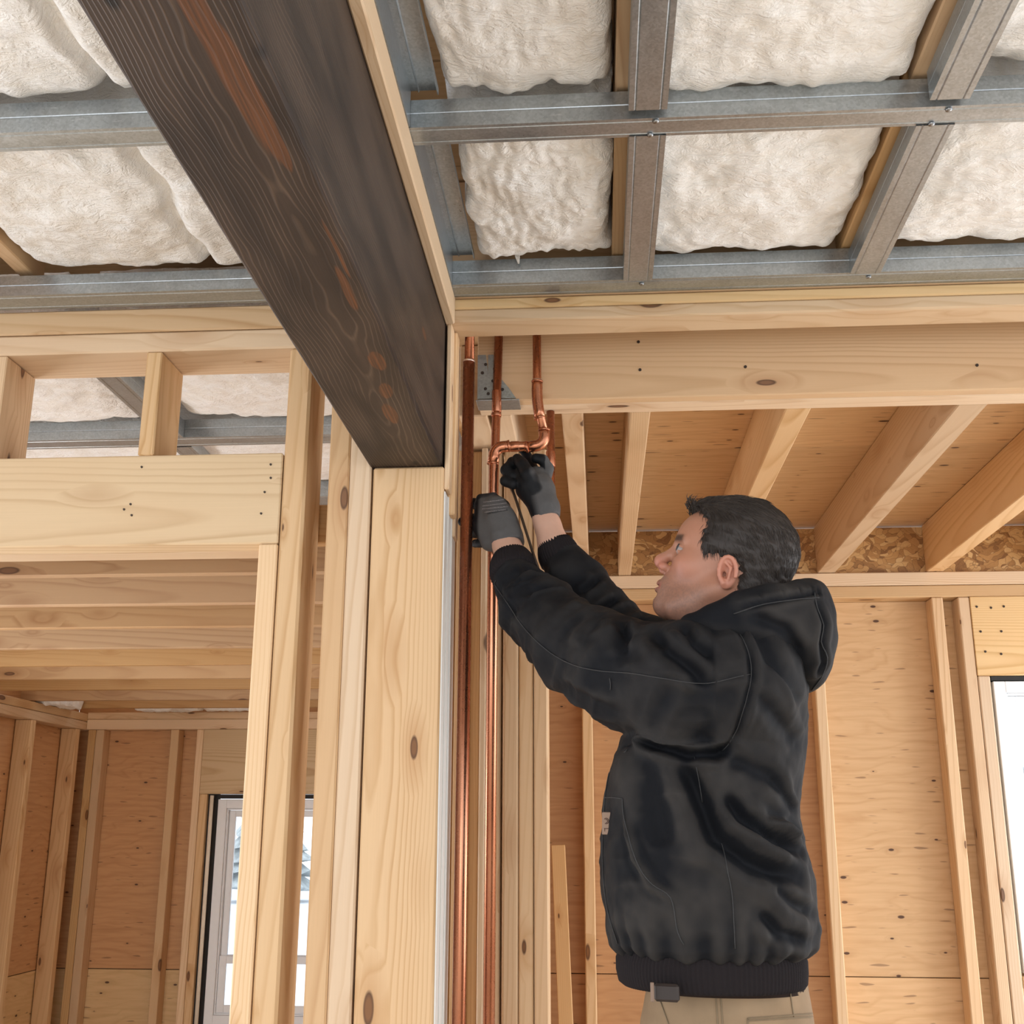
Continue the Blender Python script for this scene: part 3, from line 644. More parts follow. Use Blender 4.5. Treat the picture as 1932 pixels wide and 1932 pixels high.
collar(pc, lean_t+Vector((0, 0, .048)), (0, 0, 1), .0137, .002, SOLDER, 'solder_ring')
collar(pc, (-.186, YC, zt), (1, 0, 0), .0130, .010); collar(pc, (-.160, YC, zt), (1, 0, 0), .0135, .003)
pd = empty('copper_pipe', (-.108, 2.72, 1.9)); tag(pd, 'short pinkish copper pipe dropping below the header behind the raised hands', 'pipe', 'copper pipes')
pipe_obj('tube', [([(-.106, 2.728, 2.3655), (-.106, 2.728, 1.93)] + [Vector((-.106, 2.728+.03*(1-math.cos(a)), 1.93-.03*math.sin(a))) for a in [math.pi/2*i/6 for i in range(1, 7)]] + [(-.106, 2.95, 1.90)], .0104)], pd)
collar(pd, (-.106, 2.728, 2.24), (0, 0, 1), .0122, .02)

# ---- leaning off-cut board against the right room wall
d = (Vector((-.16, 4.62, 1.27)) - Vector((-.10, 4.25, 0.0)))
L = d.length; zx = d.normalized(); yy = Vector((0, 1, 0)); yy = (yy-zx*yy.dot(zx)).normalized(); xx = yy.cross(zx)
bm = bmesh.new(); box_bm(bm, (0, -.010, -.026), (L, .028, .026), .002)
lb = obj_bm('offcut_board', bm, PINE_W, None, rot=Matrix(((zx.x, yy.x, xx.x, -.10), (zx.y, yy.y, xx.y, 4.25), (zx.z, yy.z, xx.z, .028), (0, 0, 0, 1))))
tag(lb, 'reddish offcut board leaning against the plywood right of the stud pack', 'board')

# ---- trees outside (seen through the slit by the left window)
TR = plain('conifer', (.42, .46, .46), .9, scale=6, amp=.6); BK = plain('bark', (.13, .10, .08), .9)
for n_, (x, y, h) in enumerate([(-9.5, 34, 3.6), (-6.2, 36, 4.2), (-2.6, 34, 3.8), (12, 36, 5.0)]):
    t_ = empty('conifer', (x, y, -.6)); tag(t_, ['snowy conifer at the left in the window slit', 'tallest snowy conifer in the window slit', 'snowy conifer at the right in the window slit', 'snowy conifer far beyond the right window'][n_], 'tree')
    bm = bmesh.new(); tube_path(bm, [(x, y, -.6), (x, y, h)], [.16, .03], 8); obj_bm('trunk', bm, BK, t_)
    bm = bmesh.new()
    for i in range(9):
        z = .2+i*(h-.4)/9; r = (1.5-1.35*i/9)*(.9+.2*random.random())
        g_ = bmesh.ops.create_cone(bm, cap_ends=True, segments=18, radius1=r, radius2=r*.25, depth=.7, matrix=Matrix.Translation((x, y, z)))
        for v in g_['verts']:
            v.co += Vector((random.uniform(-.12, .12), random.uniform(-.12, .12), random.uniform(-.15, .1)))
    obj_bm('foliage', bm, TR, t_)
# ---- dimensions of the figure (metres, world space)
HEAD_PITCH = 24; HEAD_YAW = 10; HEAD_C = (0.26, 2.17, 1.82)
NEAR_SLEEVE = [(-0.173, 2.485, 1.879, 0.05), (-0.129, 2.42, 1.805, 0.073), (-0.043, 2.3, 1.704, 0.088), (0.063, 2.19, 1.636, 0.103), (0.165, 2.11, 1.606, 0.11), (0.246, 2.11, 1.607, 0.114)]
FAR_SLEEVE = [(-0.073, 2.55, 1.933, 0.048), (-0.046, 2.53, 1.89, 0.062), (0, 2.5, 1.812, 0.068), (0.084, 2.47, 1.72, 0.078), (0.199, 2.4, 1.665, 0.092)]
SHOULDER_YOKE = [(0.249, 2.12, 1.658, 0.07), (0.305, 2.25, 1.69, 0.08), (0.296, 2.38, 1.694, 0.075)]
NEAR_ARM_BODY = [(-0.227, 2.56, 2.017, 0.022), (-0.197, 2.535, 1.967, 0.027), (-0.183, 2.51, 1.93, 0.03), (-0.129, 2.42, 1.805, 0.042), (-0.043, 2.3, 1.701, 0.05), (0.166, 2.12, 1.609, 0.065)]
FAR_ARM_BODY = [(-0.13, 2.565, 2.08, 0.022), (-0.108, 2.56, 2.028, 0.0255), (-0.093, 2.55, 1.975, 0.03), (-0.046, 2.53, 1.89, 0.038), (0.084, 2.47, 1.726, 0.05), (0.2, 2.4, 1.676, 0.065)]
TORSO = [(1.7, 0.2745, 2.22, 0.0725, 0.165), (1.676, 0.2705, 2.22, 0.1095, 0.18), (1.651, 0.2655, 2.22, 0.1225, 0.19), (1.611, 0.2505, 2.22, 0.1375, 0.185), (1.562, 0.2335, 2.22, 0.1535, 0.172), (1.512, 0.2135, 2.22, 0.1705, 0.166), (1.464, 0.2, 2.22, 0.176, 0.166), (1.416, 0.189, 2.22, 0.176, 0.168), (1.373, 0.184, 2.22, 0.177, 0.172), (1.321, 0.1855, 2.22, 0.1825, 0.185), (1.276, 0.19, 2.22, 0.189, 0.187), (1.23, 0.192, 2.22, 0.188, 0.187), (1.19, 0.1985, 2.22, 0.1875, 0.185), (1.158, 0.1995, 2.22, 0.1795, 0.178), (1.143, 0.1965, 2.22, 0.1635, 0.166)]
TRUNK_BODY = [(1.09, .22, 2.24, .12, .12), (1.2, .21, 2.24, .12, .11), (1.45, .21, 2.24, .11, .10), (1.60, .26, 2.22, .09, .14)]
WAISTBAND = [(1.089, 0.199, 2.22, 0.148, 0.15), (1.09, 0.1955, 2.22, 0.1575, 0.155), (1.096, 0.194, 2.22, 0.164, 0.157), (1.114, 0.193, 2.22, 0.167, 0.16), (1.133, 0.193, 2.22, 0.167, 0.163), (1.151, 0.1935, 2.22, 0.1605, 0.16)]
PELVIS = [(0.7955, 0.2025, 2.24, 0.1445, 0.15), (0.9205, 0.2105, 2.24, 0.1495, 0.155), (1.023, 0.2165, 2.24, 0.1495, 0.15), (1.063, 0.2185, 2.24, 0.1445, 0.146), (1.103, 0.2195, 2.24, 0.1375, 0.138)]
BELT = [(1.083, 0.2175, 2.24, 0.1435, 0.146), (1.083, 0.217, 2.24, 0.146, 0.149), (1.101, 0.217, 2.24, 0.143, 0.147), (1.101, 0.2175, 2.24, 0.1375, 0.142)]
LEG_NEAR = [(.245, 2.14, .92, .10), (.24, 2.13, .52, .078), (.285, 2.13, .12, .066)]
LEG_FAR = [(.26, 2.35, .92, .10), (.26, 2.37, .52, .078), (.305, 2.37, .12, .066)]
HOLSTER = (0.106, 2.058, 1.096)
BUCKLE = (0.082, 2.054, 1.097)
PATCH_C = (0.015, 2.1, 1.364)
CUFF_NEAR = ((-0.188, 2.524, 1.943), (-0.179, 2.495, 1.898), .040, .053)
CUFF_FAR = ((-0.093, 2.554, 1.984), (-0.077, 2.55, 1.94), .038, .046)
HOOD_RIM = [(0.152, 2.17, 1.719, 0.01), (0.168, 2.09, 1.711, 0.014), (0.208, 2.055, 1.723, 0.016), (0.259, 2.045, 1.742, 0.017), (0.313, 2.06, 1.758, 0.016), (0.365, 2.09, 1.77, 0.015), (0.4, 2.13, 1.78, 0.013), (0.427, 2.26, 1.809, 0.013), (0.407, 2.36, 1.823, 0.016), (0.301, 2.38, 1.804, 0.017), (0.184, 2.3, 1.749, 0.014), (0.154, 2.2, 1.724, 0.01)]
HOOD_BASE = [(0.195, 2.08, 1.694, 0.022), (0.26, 2.07, 1.706, 0.04), (0.31, 2.09, 1.714, 0.048), (0.356, 2.14, 1.719, 0.048), (0.379, 2.25, 1.736, 0.048), (0.36, 2.36, 1.755, 0.045), (0.286, 2.37, 1.747, 0.04)]
HOOD_ELL = [((0.374, 2.2, 1.707), (.042, .128, .078)), ((0.394, 2.2, 1.675), (.036, .118, .068)), ((0.388, 2.2, 1.743), (.030, .125, .052))]
HOOD_HOLE = ((0.303, 2.21, 1.833), (.118, .115, .085))
HOOD_FOLDS = [([(0.39, 2.08, 1.745), (0.403, 2.08, 1.707), (0.397, 2.08, 1.673), (0.404, 2.08, 1.64), (0.385, 2.08, 1.598)], -.008, .006), ([(0.274, 2.03, 1.713), (0.331, 2.05, 1.693), (0.358, 2.06, 1.656)], -.008, .010), ([(0.256, 2.03, 1.728), (0.325, 2.05, 1.745), (0.404, 2.1, 1.764)], -.007, .006), ([(0.397, 2.08, 1.774), (0.398, 2.08, 1.755)], -.004, .003), ([(0.387, 2.08, 1.776), (0.389, 2.08, 1.755)], -.004, .003), ([(0.362, 2.07, 1.771), (0.367, 2.08, 1.755)], -.004, .003), ([(0.327, 2.06, 1.763), (0.333, 2.07, 1.748)], -.004, .004), ([(0.288, 2.05, 1.752), (0.296, 2.06, 1.737)], -.004, .004), ([(0.25, 2.05, 1.741), (0.256, 2.06, 1.727)], -.004, .004)]
HOOD_SEAMS = [[(0.394, 2.08, 1.766), (0.393, 2.07, 1.738), (0.403, 2.07, 1.705), (0.397, 2.07, 1.676), (0.406, 2.07, 1.648), (0.397, 2.07, 1.62), (0.377, 2.08, 1.592)], [(0.242, 2.03, 1.72), (0.293, 2.03, 1.735), (0.353, 2.05, 1.747), (0.404, 2.1, 1.761)]]
JACKET_SEAMS = [
 [(0.023, 2.1, 1.617), (0.025, 2.1, 1.607), (0.024, 2.1, 1.596)],
 [(-0.224, 2.45, 1.876), (-0.19, 2.4, 1.82), (-0.146, 2.34, 1.751), (-0.096, 2.27, 1.694), (-0.046, 2.22, 1.659), (0.008, 2.15, 1.637), (0.06, 2.09, 1.625), (0.124, 2.03, 1.606), (0.181, 2, 1.594), (0.261, 2.01, 1.611)],
 [(0.227, 2.05, 1.713), (0.25, 2.03, 1.684), (0.261, 2, 1.644), (0.263, 2, 1.607), (0.252, 2.01, 1.563), (0.236, 2.03, 1.516), (0.214, 2.05, 1.485)],
 [(0.205, 2.05, 1.332), (0.212, 2.05, 1.29), (0.218, 2.05, 1.255), (0.22, 2.05, 1.165)],
 [(0.041, 2.07, 1.405), (0.043, 2.07, 1.371), (0.06, 2.06, 1.305), (0.086, 2.06, 1.264), (0.117, 2.05, 1.244), (0.126, 2.05, 1.191), (0.136, 2.05, 1.17)],
 [(0.01, 2.12, 1.408), (0.025, 2.1, 1.408), (0.041, 2.07, 1.405)],
 [(0.166, 2.06, 1.474), (0.172, 2.05, 1.437), (0.176, 2.05, 1.399)],
 [(0.037, 2.12, 1.505), (0.019, 2.12, 1.45), (0.01, 2.14, 1.395), (0.005, 2.14, 1.304), (0.011, 2.14, 1.224), (0.028, 2.14, 1.163)]]
JACKET_FOLDS = [
 ([(0.021, 2.1, 1.53), (0.057, 2.08, 1.512), (0.102, 2.06, 1.494), (0.156, 2.05, 1.478), (0.201, 2.05, 1.478), (0.227, 2.05, 1.493)], -.016, .008),
 ([(0.227, 2.05, 1.713), (0.25, 2.03, 1.684), (0.261, 2, 1.644), (0.263, 2, 1.607), (0.252, 2.01, 1.563), (0.236, 2.03, 1.516), (0.214, 2.05, 1.485)], -.006, .006),
 ([(-0.224, 2.45, 1.876), (-0.19, 2.4, 1.82), (-0.146, 2.34, 1.751), (-0.096, 2.27, 1.694), (-0.046, 2.22, 1.659), (0.008, 2.15, 1.637), (0.06, 2.09, 1.625), (0.124, 2.03, 1.606), (0.181, 2, 1.594), (0.261, 2.01, 1.611)], -.003, .005),
 ([(-0.02, 2.28, 1.767), (-0.052, 2.27, 1.742), (-0.088, 2.27, 1.71)], -.014, .010),
 ([(0.012, 2.24, 1.754), (-0.007, 2.2, 1.711), (-0.028, 2.19, 1.677)], -.012, .010),
 ([(0.047, 2.16, 1.734), (0.045, 2.12, 1.697), (0.052, 2.1, 1.657)], -.008, .012),
 ([(0.099, 2.06, 1.692), (0.125, 2.02, 1.65), (0.159, 2, 1.62), (0.183, 2, 1.594)], -.011, .011),
 ([(0.153, 2.03, 1.696), (0.168, 2, 1.663), (0.199, 2, 1.639)], -.008, .010),
 ([(-0.153, 2.44, 1.899), (-0.123, 2.42, 1.885), (-0.095, 2.42, 1.862)], -.007, .008),
 ([(-0.136, 2.36, 1.822), (-0.098, 2.36, 1.829), (-0.055, 2.37, 1.817)], -.008, .010),
 ([(-0.184, 2.4, 1.847), (-0.156, 2.4, 1.861), (-0.127, 2.4, 1.858)], -.005, .007),
 ([(-0.033, 2.46, 1.844), (-0.01, 2.46, 1.863), (0.007, 2.46, 1.881)], -.008, .008),
 ([(-0.005, 2.43, 1.788), (0.029, 2.43, 1.816), (0.046, 2.43, 1.83)], -.008, .008),
 ([(0.077, 2.4, 1.765), (0.1, 2.4, 1.776)], -.008, .008),
 ([(0.138, 2.04, 1.48), (0.173, 2.04, 1.402), (0.194, 2.04, 1.342), (0.25, 2.04, 1.301), (0.333, 2.07, 1.273)], -.018, .016),
 ([(0.211, 2.04, 1.411), (0.241, 2.04, 1.373), (0.288, 2.05, 1.345), (0.343, 2.09, 1.316)], -.014, .012),
 ([(0.298, 2.06, 1.443), (0.322, 2.07, 1.412), (0.344, 2.1, 1.386)], -.008, .012),
 ([(0.276, 2.05, 1.359), (0.314, 2.07, 1.359), (0.341, 2.1, 1.341)], .008, .010),
 ([(0.289, 2.05, 1.261), (0.314, 2.06, 1.239), (0.355, 2.1, 1.219)], -.009, .010),
 ([(0.26, 2.05, 1.223), (0.294, 2.06, 1.189), (0.343, 2.1, 1.174)], -.008, .010),
 ([(0.09, 2.1, 1.485), (0.096, 2.08, 1.394), (0.106, 2.06, 1.324)], -.007, .020),
 ([(0.274, 2.05, 1.693), (0.299, 2.04, 1.635), (0.348, 2.09, 1.567)], -.007, .014),
 ([(0.267, 2.03, 1.579), (0.303, 2.04, 1.544), (0.344, 2.09, 1.502)], -.005, .014),
 ([(0.174, 2.04, 1.499), (0.244, 2.04, 1.463), (0.31, 2.07, 1.438)], -.006, .014),
 ([(0.042, 2.14, 1.722), (0.062, 2.1, 1.684)], -.006, .008),
 ([(-0.068, 2.22, 1.623), (-0.017, 2.16, 1.581), (0.04, 2.1, 1.551)], -.005, .012),
 ([(0.043, 2.07, 1.371), (0.06, 2.06, 1.305), (0.086, 2.06, 1.264), (0.117, 2.05, 1.244)], .006, .007)]
TROUSER_SEAMS = [[(0.195, 2.09, 1.101), (0.197, 2.09, 1.07), (0.198, 2.09, 1.029)], [(0.187, 2.09, 1.101), (0.189, 2.09, 1.07), (0.19, 2.09, 1.029)], [(0.096, 2.1, 1.079), (0.102, 2.1, 1.063), (0.11, 2.1, 1.039)], [(0.312, 2.1, 1.093), (0.314, 2.1, 1.07), (0.316, 2.1, 1.055)], [(0.239, 2.09, 1.053), (0.291, 2.09, 1.057), (0.351, 2.13, 1.056)], [(0.238, 2.09, 1.049), (0.291, 2.09, 1.053), (0.351, 2.13, 1.051)], [(0.239, 2.09, 1.053), (0.238, 2.09, 1.022)]]
BELT_LOOPS = [[(0.226, 2.09, 1.105), (0.226, 2.09, 1.087)], [(0.307, 2.11, 1.11), (0.307, 2.11, 1.097)]]
NEAR_GLOVE = [([(-0.192, 2.54, 1.972, 0.033), (-0.202, 2.548, 1.999, 0.034), (-0.215, 2.56, 2.036, 0.034), (-0.228, 2.57, 2.071, 0.03)], .02), ([(-0.24, 2.566, 1.991, 0.023), (-0.255, 2.58, 2.033, 0.023), (-0.261, 2.588, 2.083, 0.02)], .02), ([(-0.192, 2.538, 1.966, 0.0355), (-0.197, 2.541, 1.977, 0.034)], .006)]
NEAR_FINGERS = [
 [(-0.254, 2.595, 2.091, 0.0125), (-0.285, 2.608, 2.096, 0.0115), (-0.298, 2.628, 2.098, 0.0108), (-0.274, 2.648, 2.101, 0.01)],
 [(-0.257, 2.59, 2.06, 0.0125), (-0.291, 2.607, 2.057, 0.0112), (-0.31, 2.612, 2.053, 0.0105), (-0.293, 2.636, 2.056, 0.0098), (-0.261, 2.65, 2.057, 0.0095)],
 [(-0.253, 2.586, 2.027, 0.0125), (-0.283, 2.606, 2.025, 0.0112), (-0.297, 2.626, 2.028, 0.0105), (-0.273, 2.646, 2.03, 0.01)],
 [(-0.245, 2.582, 1.995, 0.0115), (-0.269, 2.602, 1.998, 0.0102), (-0.28, 2.62, 2.001, 0.0095), (-0.263, 2.64, 2.004, 0.009)],
 [(-0.197, 2.565, 2.037, 0.0165), (-0.21, 2.572, 2.077, 0.0145), (-0.236, 2.58, 2.099, 0.0125), (-0.264, 2.586, 2.1, 0.0115)]]
NEAR_BLACK_X = -.268
FAR_GLOVE = [([(-0.108, 2.56, 2.03, 0.029), (-0.114, 2.567, 2.068, 0.031), (-0.126, 2.576, 2.115, 0.032), (-0.134, 2.585, 2.15, 0.026)], .02), ([(-0.121, 2.558, 2.072, 0.02), (-0.148, 2.562, 2.124, 0.022), (-0.176, 2.578, 2.152, 0.019)], .015), ([(-0.134, 2.57, 2.088, 0.022), (-0.161, 2.58, 2.117, 0.02)], .015), ([(-0.106, 2.56, 2.028, 0.032), (-0.109, 2.561, 2.036, 0.03)], .006)]
FAR_FINGERS = [
 [(-0.115, 2.59, 2.141, 0.015), (-0.107, 2.592, 2.173, 0.014), (-0.119, 2.585, 2.192, 0.013), (-0.136, 2.582, 2.196, 0.012)],
 [(-0.137, 2.6, 2.166, 0.013), (-0.157, 2.63, 2.215, 0.0115), (-0.175, 2.634, 2.242, 0.01), (-0.19, 2.628, 2.242, 0.0095)],
 [(-0.152, 2.598, 2.157, 0.013), (-0.19, 2.592, 2.188, 0.0145), (-0.205, 2.576, 2.167, 0.0135), (-0.19, 2.568, 2.148, 0.0125)],
 [(-0.154, 2.59, 2.133, 0.012), (-0.194, 2.58, 2.15, 0.0135), (-0.205, 2.566, 2.136, 0.0125), (-0.187, 2.56, 2.127, 0.012)],
 [(-0.135, 2.55, 2.108, 0.0185), (-0.151, 2.545, 2.145, 0.0165), (-0.165, 2.556, 2.172, 0.0145), (-0.178, 2.574, 2.192, 0.013)]]
FAR_SPLIT = (-0.143, 2.111, .95, .20)
NEAR_CUT = ((-0.197, 2.537, 1.971), (-0.181, 2.52, 1.93)); FAR_CUT = ((-0.11, 2.56, 2.039), (-0.099, 2.553, 2.01))
GLOVE_PRINT = [((-0.252, 2.52, 2.072), (-0.206, 2.52, 2.077)), ((-0.254, 2.52, 2.063), (-0.199, 2.52, 2.069)), ((-0.254, 2.52, 2.056), (-0.196, 2.52, 2.061)), ((-0.249, 2.52, 2.048), (-0.2, 2.52, 2.054)), ((-0.242, 2.52, 2.044), (-0.196, 2.52, 2.052))]
ROD = [(-0.198, 2.575, 2.142), (-0.178, 2.555, 2.081), (-0.137, 2.5, 1.944), (-0.125, 2.49, 1.907)]
# ================================================================== THE PLUMBER
from mathutils.bvhtree import BVHTree
f4 = np.float32
class Field:
    """signed-distance grid; primitives are blended in local windows, then meshed with surface nets"""
    def __init__(s, lo, hi, h):
        s.lo = np.array(lo, f4); s.h = h; s.n = np.ceil((np.array(hi)-np.array(lo))/h).astype(int)+1
        s.V = np.full(s.n, .2, f4)
        s.ax = [s.lo[i] + h*np.arange(s.n[i], dtype=f4) for i in range(3)]
    def win(s, lo, hi):
        a = np.clip(np.floor((np.array(lo)-s.lo)/s.h).astype(int), 0, s.n); b = np.clip(np.ceil((np.array(hi)-s.lo)/s.h).astype(int)+1, 0, s.n)
        sl = tuple(slice(a[i], b[i]) for i in range(3))
        g = np.meshgrid(*[s.ax[i][sl[i]] for i in range(3)], indexing='ij', sparse=True)
        return sl, g
    def add(s, fn, lo, hi, k=.02, op='u', m=.05):
        sl, g = s.win(np.array(lo)-m, np.array(hi)+m)
        d = fn(*g).astype(f4); v = s.V[sl]
        if op == 'u':
            if k > 0:
                t = np.clip(.5+.5*(v-d)/k, 0, 1); v[...] = v*(1-t)+d*t-k*t*(1-t)
            else: np.minimum(v, d, out=v)
        elif op == 's':
            d = -d
            if k > 0:
                t = np.clip(.5-.5*(v-d)/k, 0, 1); v[...] = v*(1-t)+d*t+k*t*(1-t)
            else: np.maximum(v, d, out=v)
        elif op == 'i': np.maximum(v, d, out=v)
    def cone(s, a, b, r1, r2=None, k=.02, op='u'):
        r2 = r1 if r2 is None else r2; a = np.array(a, float); b = np.array(b, float); ba = b-a; L = max(float(ba@ba), 1e-9)
        def fn(x, y, z):
            px, py, pz = x-a[0], y-a[1], z-a[2]
            t = np.clip((px*ba[0]+py*ba[1]+pz*ba[2])/L, 0, 1)
            return np.sqrt((px-t*ba[0])**2+(py-t*ba[1])**2+(pz-t*ba[2])**2) - (r1+(r2-r1)*t)
        r = max(r1, r2); s.add(fn, np.minimum(a, b)-r, np.maximum(a, b)+r, k, op)
    def chain(s, nodes, k=.02, op='u'):
        for p, q in zip(nodes[:-1], nodes[1:]): s.cone(p[:3], q[:3], p[3], q[3], k, op)
    def ell(s, c, r, k=.02, op='u', R=None):
        r = np.array(r, float)
        def fn(x, y, z):
            p = [x-c[0], y-c[1], z-c[2]]
            if R is not None: p = [sum(R[j][i]*p[j] for j in range(3)) for i in range(3)]
            k0 = np.sqrt(sum((p[i]/r[i])**2 for i in range(3))); k1 = np.sqrt(sum((p[i]/r[i]**2)**2 for i in range(3)))+1e-6
            return k0*(k0-1)/k1
        e = max(r) if R is not None else r
        s.add(fn, np.array(c)-e, np.array(c)+e, k, op)
    def rows(s, rows, k=.02, n=2.4, zt=.0, op='u'):
        """rows: (z, cx, cy, rx, ry) bottom to top"""
        rows = sorted(rows); zz = [r[0] for r in rows]
        def fn(x, y, z):
            I = lambda j: np.interp(z, zz, [r[j] for r in rows])
            cx, cy, rx, ry = I(1), I(2), I(3), I(4)
            q = (np.abs((x-cx)/rx)**n + np.abs((y-cy)/ry)**n)**(1/n)
            d = (q-1)*np.minimum(rx, ry)
            e = np.maximum(z-zz[-1], zz[0]-z)
            return np.where((d > 0) & (e > 0), np.sqrt(d*d+e*e), np.maximum(d, e))
        lo = [min(r[1]-r[3] for r in rows), min(r[2]-r[4] for r in rows), zz[0]]; hi = [max(r[1]+r[3] for r in rows), max(r[2]+r[4] for r in rows), zz[-1]]
        s.add(fn, lo, hi, k, op)
    def mesh(s):
        V = s.V; S_ = V < 0; n = s.n
        cnt = np.zeros(n-1, np.int8)
        for a in (0, 1):
            for b in (0, 1):
                for c in (0, 1): cnt += S_[a:n[0]-1+a, b:n[1]-1+b, c:n[2]-1+c]
        act = (cnt > 0) & (cnt < 8); idx = np.full(n-1, -1, np.int64); I = np.argwhere(act); idx[act] = np.arange(len(I))
        acc = np.zeros((len(I), 3)); w = np.zeros(len(I))
        cs = [(a, b, c) for a in (0, 1) for b in (0, 1) for c in (0, 1)]
        for p in cs:
            for ax in range(3):
                if p[ax]: continue
                q = list(p); q[ax] = 1
                va = V[I[:, 0]+p[0], I[:, 1]+p[1], I[:, 2]+p[2]]; vb = V[I[:, 0]+q[0], I[:, 1]+q[1], I[:, 2]+q[2]]
                c = (va < 0) != (vb < 0); t = np.where(c, va/(va-vb+1e-12), 0)
                for j in range(3): acc[:, j] += np.where(c, p[j] + (t if j == ax else 0), 0)
                w += c
        P = (I + acc/w[:, None])*s.h + s.lo
        faces = []
        for ax in range(3):
            o1, o2 = [(1, 2), (2, 0), (0, 1)][ax]
            A = [slice(None)]*3; B = [slice(None)]*3
            A[ax] = slice(0, n[ax]-1); B[ax] = slice(1, n[ax])
            E_ = S_[tuple(A)] != S_[tuple(B)]
            e = np.argwhere(E_); e = e[(e[:, o1] > 0) & (e[:, o2] > 0) & (e[:, o1] < n[o1]-1) & (e[:, o2] < n[o2]-1)]
            fl = S_[e[:, 0], e[:, 1], e[:, 2]]
            def g(d1, d2):
                q = e.copy(); q[:, o1] -= d1; q[:, o2] -= d2; return idx[q[:, 0], q[:, 1], q[:, 2]]
            Q = np.stack([g(1, 1), g(0, 1), g(0, 0), g(1, 0)], 1); Q[~fl] = Q[~fl][:, ::-1]; faces.append(Q)
        return P, np.concatenate(faces)
def smooth_mesh(P, F, it=2, lam=.5):
    n = len(P)
    for _ in range(it):
        acc = np.zeros_like(P); w = np.zeros(n)
        for a, b in ((0, 1), (1, 2), (2, 3), (3, 0)):
            for i, j in ((a, b), (b, a)):
                for c in range(3): acc[:, c] += np.bincount(F[:, i], P[F[:, j], c], n)
                w += np.bincount(F[:, i], minlength=n)
        P = P + lam*(acc/np.maximum(w, 1)[:, None]-P)
    return P
def vnormals(P, F):
    nn = np.cross(P[F[:, 2]]-P[F[:, 0]], P[F[:, 3]]-P[F[:, 1]]); N = np.zeros_like(P)
    for j in range(4):
        for c in range(3): N[:, c] += np.bincount(F[:, j], nn[:, c], len(P))
    return N/np.maximum(np.linalg.norm(N, axis=1), 1e-9)[:, None]
def np_obj(name, P, F, mat, parent=None, mw=None, color=None):
    me = bpy.data.meshes.new(name); nf = len(F); k = F.shape[1]
    me.vertices.add(len(P)); me.vertices.foreach_set('co', P.astype(f4).ravel())
    me.loops.add(nf*k); me.loops.foreach_set('vertex_index', F.astype(np.int32).ravel())
    me.polygons.add(nf); me.polygons.foreach_set('loop_start', np.arange(0, nf*k, k, dtype=np.int32))
    me.polygons.foreach_set('use_smooth', np.ones(nf, bool))
    me.update(calc_edges=True); me.materials.append(mat)
    if color is not None:
        a = me.color_attributes.new('tone', 'FLOAT_COLOR', 'POINT')
        c = np.ones((len(P), 4), f4); c[:, :3] = color; a.data.foreach_set('color', c.ravel())
    o = bpy.data.objects.new(name, me)
    if mw is not None: o.matrix_basis = mw
    return link(o, parent)
def sstep(a, b, x): t = np.clip((x-a)/(b-a), 0, 1); return t*t*(3-2*t)
_rs = np.random.RandomState(5); _lat = _rs.rand(32, 32, 32).astype(f4)
def vnoise(P, sc):
    q = P*sc; i = np.floor(q).astype(int); f = q-i; f = f*f*(3-2*f); r = 0
    for a in (0, 1):
        for b in (0, 1):
            for c in (0, 1):
                r = r + _lat[(i[:, 0]+a) % 32, (i[:, 1]+b) % 32, (i[:, 2]+c) % 32]*np.where(a, f[:, 0], 1-f[:, 0])*np.where(b, f[:, 1], 1-f[:, 1])*np.where(c, f[:, 2], 1-f[:, 2])
    return r*2-1
def fold_disp(P, folds):
    """grooves (negative) and ridges (positive) along 3-D polylines"""
    out = np.zeros(len(P))
    for pts, amp, w in folds:
        pts = [np.array(p, float) for p in pts]; best = np.full(len(P), 9.0); lo = np.min(pts, 0)-w*4; hi = np.max(pts, 0)+w*4
        m = (P[:, 0] > lo[0]) & (P[:, 0] < hi[0]) & (P[:, 2] > lo[2]) & (P[:, 2] < hi[2])
        Q = P[m]; bb = best[m]; tl = np.zeros(len(Q)); nseg = len(pts)-1
        for si, (a, b) in enumerate(zip(pts[:-1], pts[1:])):
            ba = b-a; L = ba[0]**2+ba[2]**2+1e-9
            t = np.clip(((Q[:, 0]-a[0])*ba[0]+(Q[:, 2]-a[2])*ba[2])/L, 0, 1)
            d = np.sqrt((Q[:, 0]-a[0]-t*ba[0])**2+(Q[:, 2]-a[2]-t*ba[2])**2)
            gate = np.exp(-((Q[:, 1]-a[1]-t*ba[1])/.10)**4); d = d + (1-gate)*.5
            u = d < bb; bb = np.where(u, d, bb); tl = np.where(u, (si+t)/nseg, tl)
        fade = np.clip(np.minimum(tl, 1-tl)*6+.25, 0, 1)
        v = amp*fade*(np.exp(-(bb/w)**2) - .45*np.exp(-((bb-2.0*w)/(w*1.1))**2))
        out[m] += v
    return out

